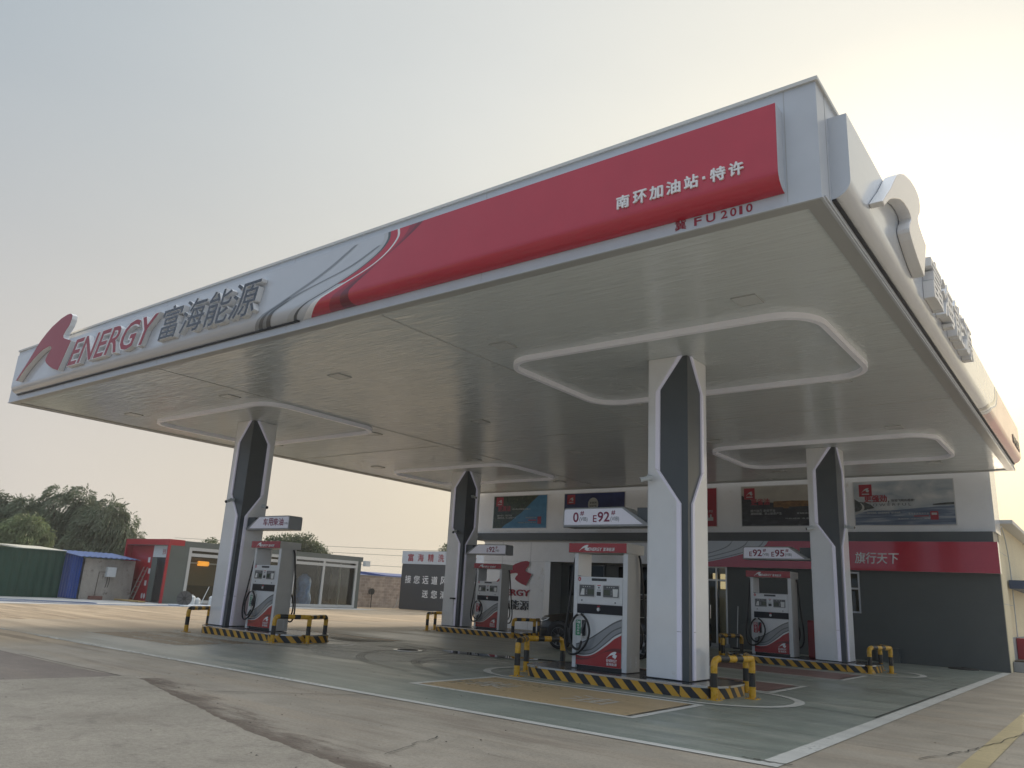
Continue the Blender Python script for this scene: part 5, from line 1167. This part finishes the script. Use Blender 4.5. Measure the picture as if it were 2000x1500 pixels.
# ================================================================== BACKGROUND, LEFT
# grey shop with red portal end
sh = thing("shop_building", "flat roofed grey shop with a red portal end and glazed front", "building", (-42.6, 29.3, 0))
x0, x1, y0, y1, h = -45.05, -40.4, 22.5, 36.4, 3.33
b = MB(); b.box(x0, y0+.02, h-.30, x1, y1, h); b.box(x0, y1-.12, 0, -44.6, y1, h-.3); b.box(x0, y0+1.2, 0, x0+.12, y1-.12, h-.3)
b.box(x1-.15, y0+.02, 0, x1, 23.72, h-.3); b.box(x1-.15, 28.2, 0, x1, 28.5, h-.3); b.box(x1-.15, 35.98, 0, x1, y1-.12, h-.3); b.build("wall", KGREY, sh)
b = MB(); b.box(x0+.12, y0+1.3, .02, x1-.15, y1-.12, .05); b.build("floor", PLINTH, sh)
b = MB(); b.box(x0+.14, y0+1.3, .05, x0+.2, y1-.14, h-.31); b.build("back_wall", mat("shop_interior", (.018, .02, .022), .7), sh)
b = MB(); b.box(x0-.02, y0, 0, x0+.14, y0+.9, h-.28); b.box(x1-.10, y0, 0, x1+.012, y0+.12, h-.28); b.box(x0-.02, y0, h-.28, x1+.012, y0+.9, h+.03); b.box(x0+.14, y0+.35, 0, -42.52, y0+.5, h-.28); b.build("red_portal", KRED, sh)
b = MB(); b.box(-42.52, y0+.35, 2.40, x1-.15, y0+.45, h-.30); b.build("white_panel", JERRY, sh)
b = MB(); b.box(-42.5, y0+.33, .05, -41.95, y0+.42, 2.38); b.build("door", KGREY, sh); b = MB(); b.box(-41.94, y0+.36, .05, x1-.15, y0+.42, 2.38); b.build("doorway", BLACKP, sh)
b = MB(); text(b, FY(y0+.35), "洗车", (-41.55, 2.55, -41.2, 2.85), .003, bold=.02); b.build("lettering", RED_ACR, sh)
b = MB()
for x_, z_ in ((-42.95, 2.1), (-42.95, .85), (-42.75, 1.5)): b.prism(FY(y0+.35), rect(x_, z_, x_+.22, z_+.28), .002, .006)
b.build("notice", JERRY, sh)
b = MB(); b.prism(FY(y0+.35), [(-43.0+.1*math.cos(i*.5236), .30+.15*math.sin(i*.5236)) for i in range(12)], .002, .006); b.prism(FY(y0+.35), [(-42.74+.1*math.cos(i*.5236), .30+.15*math.sin(i*.5236)) for i in range(12)], .002, .006); b.build("round_notice", JERRY, sh)
FS = FX(x1-.10)
window("window", FS, 23.72, .06, 28.2, 3.02, sh, FRAMEW, GLASS, .17, .12, (26.2,), (2.62,))
window("window", Frame((0, y1-.03, 0), (-1, 0, 0), (0, 0, 1)), 40.6, .04, 44.6, 3.02, sh, FRAMEW, GLASS, .14, .08, (42.6,))
gw = window("window", FS, 28.5, .03, 35.98, 3.04, sh, FRAMEW, GLASS, .17, .12, (30.85, 33.15), (2.66,))
b = MB(); b.box(x1-.9, 23.9, 1.0, x1-.86, 28.1, 2.5); b.build("blind", BLIND, sh)
b = MB(); b.cyl((x1-.55, 24.7, 2.2), (x1-.55, 25.3, 2.2), .13, n=12); b.build("orange_lamp", ORANGE_LIT, sh)
b = MB(); b.box(x1-.6, 23.95, 2.17, x1-.55, 28.0, 2.25); b.build("lamp_tube", FRAMEW, sh)
b = MB(); b.box(x1+.0, 36.42, 2.75, x1+.25, 36.85, 3.1); b.build("air_outlet", JERRY, sh)
# wrapped things seen through the glass
b = MB(); P = []
for i in range(9):
    z = .15+i*.235; r_ = .50-.18*(i/8)**2+.05*math.sin(i*1.3); r_ = r_ if i < 8 else .12
    P.append([(-41.35+r_*.8*math.cos(2*math.pi*k/18)*(1+.1*math.sin(5*k)), 32.45+r_*1.15*math.sin(2*math.pi*k/18)*(1+.08*math.cos(3*k)), z) for k in range(18)])
b.add([p for r_ in P for p in r_], [[i*18+k, i*18+(k+1) % 18, (i+1)*18+(k+1) % 18, (i+1)*18+k] for i in range(8) for k in range(18)]+[[8*18+k for k in range(18)]]); tag(b.build("wrapped_machine", BLUEPLAS, smooth='all'), "tall machine under blue plastic sheet behind the shop glass", "wrapped machine")
b = MB(); b.prism(Frame((-42.4, 0, 0), (0, 1, 0), (0, 0, 1)), [(35.3, 2.6), (36.1, 2.6), (36.0, 1.9), (35.75, 1.0), (35.45, .45), (35.42, 1.2), (35.55, 2.0)], 0, .04); b.build("feather_sticker", BLACKP, sh)
t_ = thing("meter_post", "grey meter box on a post seen through the right glazed bay", "meter post", (-43.0, 37.6, 0)); b = MB(); b.tube([(-43.0, 37.6, 0), (-43.0, 37.6, .9)], .05, 8); b.build("post", RUBBER, t_); b = MB(); b.box(-43.12, 37.3, .85, -42.95, 37.9, 1.35); b.build("case", JERRY, t_, bevel=.02)
# ladder, reel, jerrycans
LADM = mat("weathered_ladder", (.22, .20, .18), .5)
t_ = thing("ladder", "grey metal ladder leaning inside the red portal", "ladder", (-43.2, 22.9, 0))
b = MB(); A0, A1 = Vector((-43.34, 22.3, .02)), Vector((-43.02, 22.72, 1.85)); d_x = Vector((.46, 0, 0))
b.tube([A0, A1], .03, 6); b.build("rail", LADM, t_); b = MB(); b.tube([A0+d_x, A1+d_x*.85], .03, 6); b.build("rail", LADM, t_)
for i in range(6):
    k = .1+i*.155; b = MB(); b.tube([A0.lerp(A1, k), (A0+d_x).lerp(A1+d_x*.85, k)], .02, 6); b.build("rung", LADM, t_)
t_ = thing("cable_reel", "empty grey cable reel standing on edge before the shop window", "cable reel", (-37.9, 22.4, 0))
ax = Vector((-.85, .52, 0)).normalized()
FRl = lambda d: Frame(Vector((-37.9, 22.4, .37))+(-ax)*d, Vector((0, 0, 1)).cross(-ax), (0, 0, 1))
for d in (-.12, .12):
    F = Frame(Vector((-37.9, 22.4, .375))-ax*d, Vector((ax.y, -ax.x, 0))*-1, (0, 0, 1)); b = MB()
    b.prism(F, [(.37*math.cos(k*.2094), .37*math.sin(k*.2094)) for k in range(30)], -.015, .015, 0)
    for k in range(8):
        a = k*math.pi/4+.2; c1, s1 = math.cos(a), math.sin(a); b.prism(F, [(c1*.08-s1*.012, s1*.08+c1*.012), (c1*.08+s1*.012, s1*.08-c1*.012), (c1*.35+s1*.012, s1*.35-c1*.012), (c1*.35-s1*.012, s1*.35+c1*.012)], -.022, .022, 1)
    b.prism(F, [(.09*math.cos(k*.4189), .09*math.sin(k*.4189)) for k in range(15)], -.024, .024, 1); b.build("flange", [mat("reel_grey", (.09, .095, .10), .6), BLACKP], t_)
b = MB(); b.tube([Vector((-37.9, 22.4, .375))-ax*.12, Vector((-37.9, 22.4, .375))+ax*.12], .16, 18); b.build("drum", BEZEL, t_)
for (x, y, s_, lb) in ((-38.9, 23.4, .95, "white plastic can right behind the cable reel"), (-38.9, 23.75, .72, "smaller white pail between the cans by the shop window"), (-38.6, 24.45, 1.0, "white jerrycan with a neck left of the left front column")):
    t_ = thing("plastic_can", lb, "plastic can", (x, y, 0)); b = MB(); hh = .58*s_; w_ = .20*s_
    b.tube([(x, y, .01), (x, y, hh*.78), (x, y, hh*.9), (x, y, hh*.93)], [w_, w_, w_*.62, w_*.3], 14); b.build("body", JERRY, t_, smooth=True); b = MB(); b.cyl((x, y, hh*.93), (x, y, hh*1.02), w_*.32, n=12); b.build("cap", PALE, t_)
b = MB(); b.tube([(-38.75, 23.85, .02), (-38.55, 24.1, 1.0)], .02, 8); tag(b.build("pole", JERRY), "thin white stick leaning between the plastic cans", "stick")
b = MB(); b.box(-38.7, 22.0, .006, -37.2, 26.5, .07); tag(b.build("plastic_bundle", mat("pale_sheet", (.55, .6, .66), .5, noise=(3, .2), bump=(4, .8, .1)), bevel=.03), "pale blue plastic bundle lying along the shop front", "bundle")
b = MB(); b.box(-44.3, 21.6, .02, -40.9, 22.0, .09); tag(b.build("timber_plank", WOOD, bevel=.01), "yellowish plank on the ground before the red portal", "plank")
# blue hose on the ground
b = MB(); b.tube(crom([(-44, 11, .03), (-41.5, 14.5, .03), (-39.5, 17.2, .03), (-38.9, 18.1, .03), (-38.2, 18.2, .03), (-38.3, 17.4, .03), (-39.2, 15.6, .03), (-39.6, 13.5, .03), (-38.4, 14.2, .03), (-37.2, 17.0, .03), (-37.2, 20, .03), (-37.6, 22.2, .03), (-38.2, 24.5, .03)], 8), .014, 8)
tag(b.build("garden_hose", BLUEHOSE, smooth='all'), "blue hose snaking over the pale paving before the green fence", "hose")
# green tin fence
fe = thing("tin_fence", "dark green corrugated tin fence at the left edge", "fence", (-44.5, 8, 0))
b = MB(); ys = [-12+i*.1 for i in range(312)]
vs = [(-44.5+(.03 if i % 4 in (1, 2) else 0), y, z) for z in (0.02, 2.38) for i, y in enumerate(ys)]; n = len(ys); b.add(vs, [[i, i+1, n+i+1, n+i] for i in range(n-1)]); b.build("sheet", GREEN_T, fe)
b = MB(); b.box(-44.56, -12, 2.36, -44.42, 19.1, 2.41); b.build("top_rail", GREEN_T, fe)
b = MB(); b.prism(Frame((0, 17.3, 0), (1, 0, 0), (0, 0, 1)), [(-49, 2.6), (-45.3, 2.40), (-45.3, 2.46), (-49, 2.68)], -2.2, 0); tag(b.build("pale_roof", mat("cream_roof", (.70, .68, .58), .5)), "cream roof sheet just showing above the green fence", "roof")
# blue shed with rendered wall
sd_ = thing("meter_shed", "low shed of blue tin and grey render with blue roof", "shed", (-44.6, 20.9, 0))
b = MB(); b.box(-46.2, 19.72, 0, -43.5, 22.45, 2.12); b.build("rendered_wall", CONC, sd_)
b = MB(); xs = [-46.3+i*.078 for i in range(38)]; vs = [(x, 19.6-(.03 if i % 4 in (1, 2) else 0), z) for z in (.03, 1) for i, x in enumerate(xs)]; n = len(xs)
vs = [(x, y, (z if z < .5 else 2.15+(-43.4-x)*.09)) for x, y, z in vs]; b.add(vs, [[i, i+1, n+i+1, n+i] for i in range(n-1)]); b.build("tin_sheet", BLUE_T, sd_)
b = MB(); vs = []
n = 45
for k, (x, z) in enumerate(((-46.3, 2.46), (-43.15, 2.16))):
    for i in range(n): vs.append((x, 19.35+i*.072, z+(.035 if i % 4 in (1, 2) else 0)))
b.add(vs, [[i, i+1, n+i+1, n+i] for i in range(n-1)]); o_ = b.build("roof", BLUE_R, sd_); md = o_.modifiers.new("thick", 'SOLIDIFY'); md.thickness = .03
t_ = thing("meter_box", "grey electrical box with two cables on the rendered shed wall", "electrical box", (-43.4, 21.1, 1.2)); b = MB(); b.box(-43.5, 20.88, 1.21, -43.28, 21.36, 1.72); b.build("case", JERRY, t_, bevel=.01)
for y in (21.0, 21.12): b = MB(); b.tube(crom([(-43.4, y, 1.21), (-43.38, y-.01, .9), (-43.38, y-.06, .65)], 5), .014, 6); b.build("cable", RUBBER, t_)
b = MB(); b.tube([(-43.47, 20.5, .2), (-43.47, 20.55, 1.45), (-43.47, 20.85, 1.45)], .012, 6); b.box(-43.5, 20.2, 0, -43.25, 20.85, .2, 1); tag(b.build("pipe_stub", [BARK, mat("brick_red", (.20, .10, .08), .9)]), "thin brown pipe over a red brick step by the shed", "pipe")
# block wall, and blue roofs beyond
t_ = thing("block_wall", "pale concrete block wall between the shop and the car wash board", "wall", (-43.4, 45, 0)); b = MB(); b.box(-43.55, 36.4, 0, -43.35, 60, 2.2); b.build("blocks", BRICK, t_); b = MB(); b.box(-43.58, 36.4, 2.2, -43.32, 60, 2.25); b.build("coping", PLINTH, t_)
for y0_, y1_, z_, lb in ((36, 42.5, 2.28, "long low blue roof showing over the block wall"), (44, 56, 2.36, "second blue roof further along over the block wall")):
    b = MB(); b.prism(Frame((0, y0_, 0), (1, 0, 0), (0, 0, 1)), [(-52, z_-.5), (-52, z_), (-49, z_+.25), (-46, z_), (-46, z_-.5)], -(y1_-y0_), 0); tag(b.build("blue_roof", BLUE_T), lb, "roof")
# hose reel lamp on post, small post
t_ = thing("standpipe", "dark wheel shaped standpipe in front of the block wall", "standpipe", (-42.9, 39.7, 0)); b = MB(); b.tube([(-42.9, 39.8, 0), (-42.9, 39.8, 1.1)], .03, 8); b.build("post", RUBBER, t_); b = MB(); b.tube([(-42.95, 39.7, 1.12), (-42.75, 39.7, 1.12)], .22, 14); b.build("drum", BLACKP, t_)
# car wash board
cw = thing("car_wash_board", "dark board with white Chinese slogan and white header with red characters", "billboard", (-37.6, 41.3, 0))
b = MB(); b.prism(FY(41.35), rrect(-41.48, .02, -33.8, 3.19, .12), 0, .15); b.build("board", mat("slate_board", (.05, .056, .066), .45, noise=(1, .06)), cw)
b = MB(); b.box(-41.5, 41.15, 3.19, -33.78, 41.36, 4.10); hd = b.build("header", SIGN_WHITE, cw)
b = MB()
for i, c_ in enumerate("富海精洗车服务"): x = -40.62+i*.988; text(b, FY(41.15), c_, (x-.28, 3.38, x+.28, 3.90), .004, bold=.03)
b.build("lettering", RED_ACR, hd)
b = MB()
for i, c_ in enumerate("接您远道风尘仆仆"): x = -40.77+i*.862; text(b, FY(41.2), c_, (x-.29, 1.84, x+.29, 2.38), .004, bold=.02)
for i, c_ in enumerate("送您清爽"): x = -38.99+i*.862; text(b, FY(41.2), c_, (x-.28, .90, x+.28, 1.42), .004, bold=.02)
b.build("lettering", LETTER_WHITE, cw)
b = MB(); b.tube(crom([(-41.9, 41.0, .02), (-41.6, 41.0, .2), (-41.5, 41.1, .75)], 4), .02, 6); tag(b.build("drain_hose", PALE), "short pale pipe beside the left foot of the slogan board", "pipe")
# power cables
t_ = thing("power_cable", "three thin power cables crossing the sky behind the block wall", "cable", (-60, 70, 6)); 
for dz, dy in ((4.9, 0), (4.2, 1), (2.9, 2)):
    b = MB(); b.tube(crom([(-110, 62+dy, dz+1.9), (-75, 66+dy, dz+1.1), (-55, 70+dy, dz+1.0), (-20, 76+dy, dz+1.2)], 6), .022, 5); b.build("wire", RUBBER, t_)

# ================================================================== TREES
def tree_base(name, label, x, y, h, tr):
    t_ = thing(name, label, "tree", (x, y, 0), "trees beyond the fence and shop")
    b = MB(); b.tube(crom([(x, y, 0), (x+.1, y, h*.25), (x-.05, y+.1, h*.5), (x+.1, y, h*.72)], 4), [tr*(1-.055*i) for i in range(13)], 8)
    for k in range(5):
        a = k*1.256+.4; b.tube(crom([(x, y, h*(.28+.05*k)), (x+math.cos(a)*h*.14, y+math.sin(a)*h*.14, h*(.45+.05*k)), (x+math.cos(a)*h*.24, y+math.sin(a)*h*.24, h*(.58+.06*k))], 4), [tr*.5*(1-.09*i) for i in range(9)], 6)
    b.build("trunk", BARK, t_, smooth='all'); return t_
def leaf(b, p, d, n_, l, w):
    d = d.normalized(); s_ = d.cross(n_).normalized()*w; o_ = len(b.v)
    b.v += [p, p+d*l*.5+s_, p+d*l, p+d*l*.5-s_]; b.f.append([o_, o_+1, o_+2, o_+3]); b.m.append(0)
def rv(): return Vector((random.gauss(0, 1), random.gauss(0, 1), random.gauss(0, 1))).normalized()
def willow(label, x, y, h, rx, clumps, m_, nstr=330):
    t_ = tree_base("willow_tree", label, x, y, h, .28); b = MB(); wind = Vector((.10, -.42, 0)); rr_ = random.Random(int(abs(y*10)))
    sat = [(dx+rr_.uniform(-.4, .4)*r_, dy+rr_.uniform(-.95, .95)*r_, z+rr_.uniform(.15, .75)*r_, r_*rr_.uniform(.30, .5)) for dx, dy, z, r_ in clumps for _ in range(3)]
    for (dx, dy, z, r_) in [(a_, b_, c_*.97, d_*.9) for a_, b_, c_, d_ in clumps]+sat:
        c_ = Vector((x+dx, y+dy, z))
        for _ in range(int(nstr*r_*.85)):
            d = rv(); d.z = abs(d.z)*1.1-.35; p = c_+Vector((d.x*r_, d.y*r_, d.z*r_*.85)); v = Vector((d.x*.35, d.y*.35, .20+d.z*.3)); L_ = random.uniform(.5, 1.0)*r_*1.15; s_ = 0
            while s_ < L_:
                st = .13; v = (v+Vector((wind.x, wind.y, -1))*.30).normalized()*1.0; p = p+v*st; s_ += st
                for k in range(2): leaf(b, p, v*.9+rv()*.28, rv(), random.uniform(.16, .30), random.uniform(.018, .032))
    b.build("crown", m_, t_); return t_
willow("tall dark willow tree with wind blown crown at the centre of the clump", -54, 22.6, 6.5, 2.5, [(0, -.1, 5.35, 1.25), (-.5, -1.2, 4.5, 1.4), (.6, 1.4, 4.6, 1.4), (.2, .3, 3.7, 1.7), (0, -1.2, 2.6, 1.6), (.3, 1.6, 2.6, 1.6)], LEAF_W)
willow("willow tree at the left edge beyond the green fence", -56, 19.2, 4.9, 2.5, [(0, 0, 4.95, 1.25), (0, -1.6, 4.6, 1.4), (.3, 1.3, 4.1, 1.3), (0, -.4, 3.0, 1.8), (0, -3.2, 3.6, 1.7), (0, -4.6, 3.0, 1.8)], LEAF_W)
willow("rounder willow tree at the right end of the clump, above the blue shed", -52, 25.0, 5.6, 2.5, [(0, -1.0, 4.75, 1.2), (.2, -.1, 4.1, 1.2), (.2, .3, 3.2, 1.2), (0, -1.1, 3.2, 1.4), (.2, .1, 2.2, 1.2), (0, -1.2, 2.1, 1.4)], LEAF_W)
willow("small lighter green tree before the willows, above the green fence", -50.5, 18.8, 4.4, 1.6, [(0, 0, 3.5, 1.0), (0, -.7, 2.9, 1.0), (.1, .7, 2.8, 1.0), (0, 0, 2.3, 1.2)], LEAF_L, 380)
def bushy(name, label, x, y, h, clumps, m_, dens=900, ls=.2):
    t_ = tree_base(name, label, x, y, h, .2); b = MB()
    for (dx, dy, z, r_) in clumps:
        c_ = Vector((x+dx, y+dy, z))
        for _ in range(int(dens*r_*r_)):
            d = rv(); rr = r_*random.random()**.4*random.uniform(.8, 1.12); p = c_+Vector((d.x, d.y, d.z*.8))*rr
            for k in range(3): leaf(b, p+rv()*.12, rv()+Vector((0, 0, -.3)), rv(), random.uniform(.6, 1.1)*ls, ls*.28)
    b.build("crown", m_, t_); return t_
bushy("leafy_tree", "bushy dark tree rising behind the grey shop roof", -48.4, 37.2, 5.0, [(-1.0, -1.6, 4.0, 1.0), (-.5, -.6, 4.2, 1.0), (0, .4, 4.3, 1.0), (.4, 1.3, 3.9, .8), (.5, 2.0, 3.5, .55), (-1.3, -2.4, 3.6, .8), (.3, .8, 3.5, .9), (-.4, -.8, 3.3, 1.1), (.9, 2.6, 3.2, .35)], LEAF_D, 420)
bushy("leafy_tree", "sprig of a tree above the shop roof, left of the left front column", -51.5, 31.8, 4.3, [(0, 0, 3.9, .45), (.2, .7, 3.7, .4), (-.1, -.5, 3.6, .4)], LEAF_D, 380, .17)
bushy("leafy_tree", "small tree top peeking over the car wash board", -46.5, 51.0, 5.5, [(0, 0, 4.7, .5), (.1, .3, 5.2, .3), (0, .5, 4.2, .6)], LEAF_D, 360, .18)

# ------------------------------------------------------------------ hazy air
if HAZE:
    hz = bpy.data.materials.new("dusty_air"); hz.use_nodes = True
    N, L = nodes_of(hz.node_tree); out = nn(N, 'ShaderNodeOutputMaterial'); v = nn(N, 'ShaderNodeVolumePrincipled')
    v.inputs['Color'].default_value = (.93, .92, .89, 1); v.inputs['Density'].default_value = HAZE; v.inputs['Anisotropy'].default_value = .45
    L.new(v.outputs[0], out.inputs['Volume'])
    o = MB().box(-130, -12, -1, 30, 130, 9.2).build("haze", hz, center=False); o['kind'] = 'stuff'; o['label'] = "thin warm haze hanging in the air over the yard"; o['category'] = "haze"
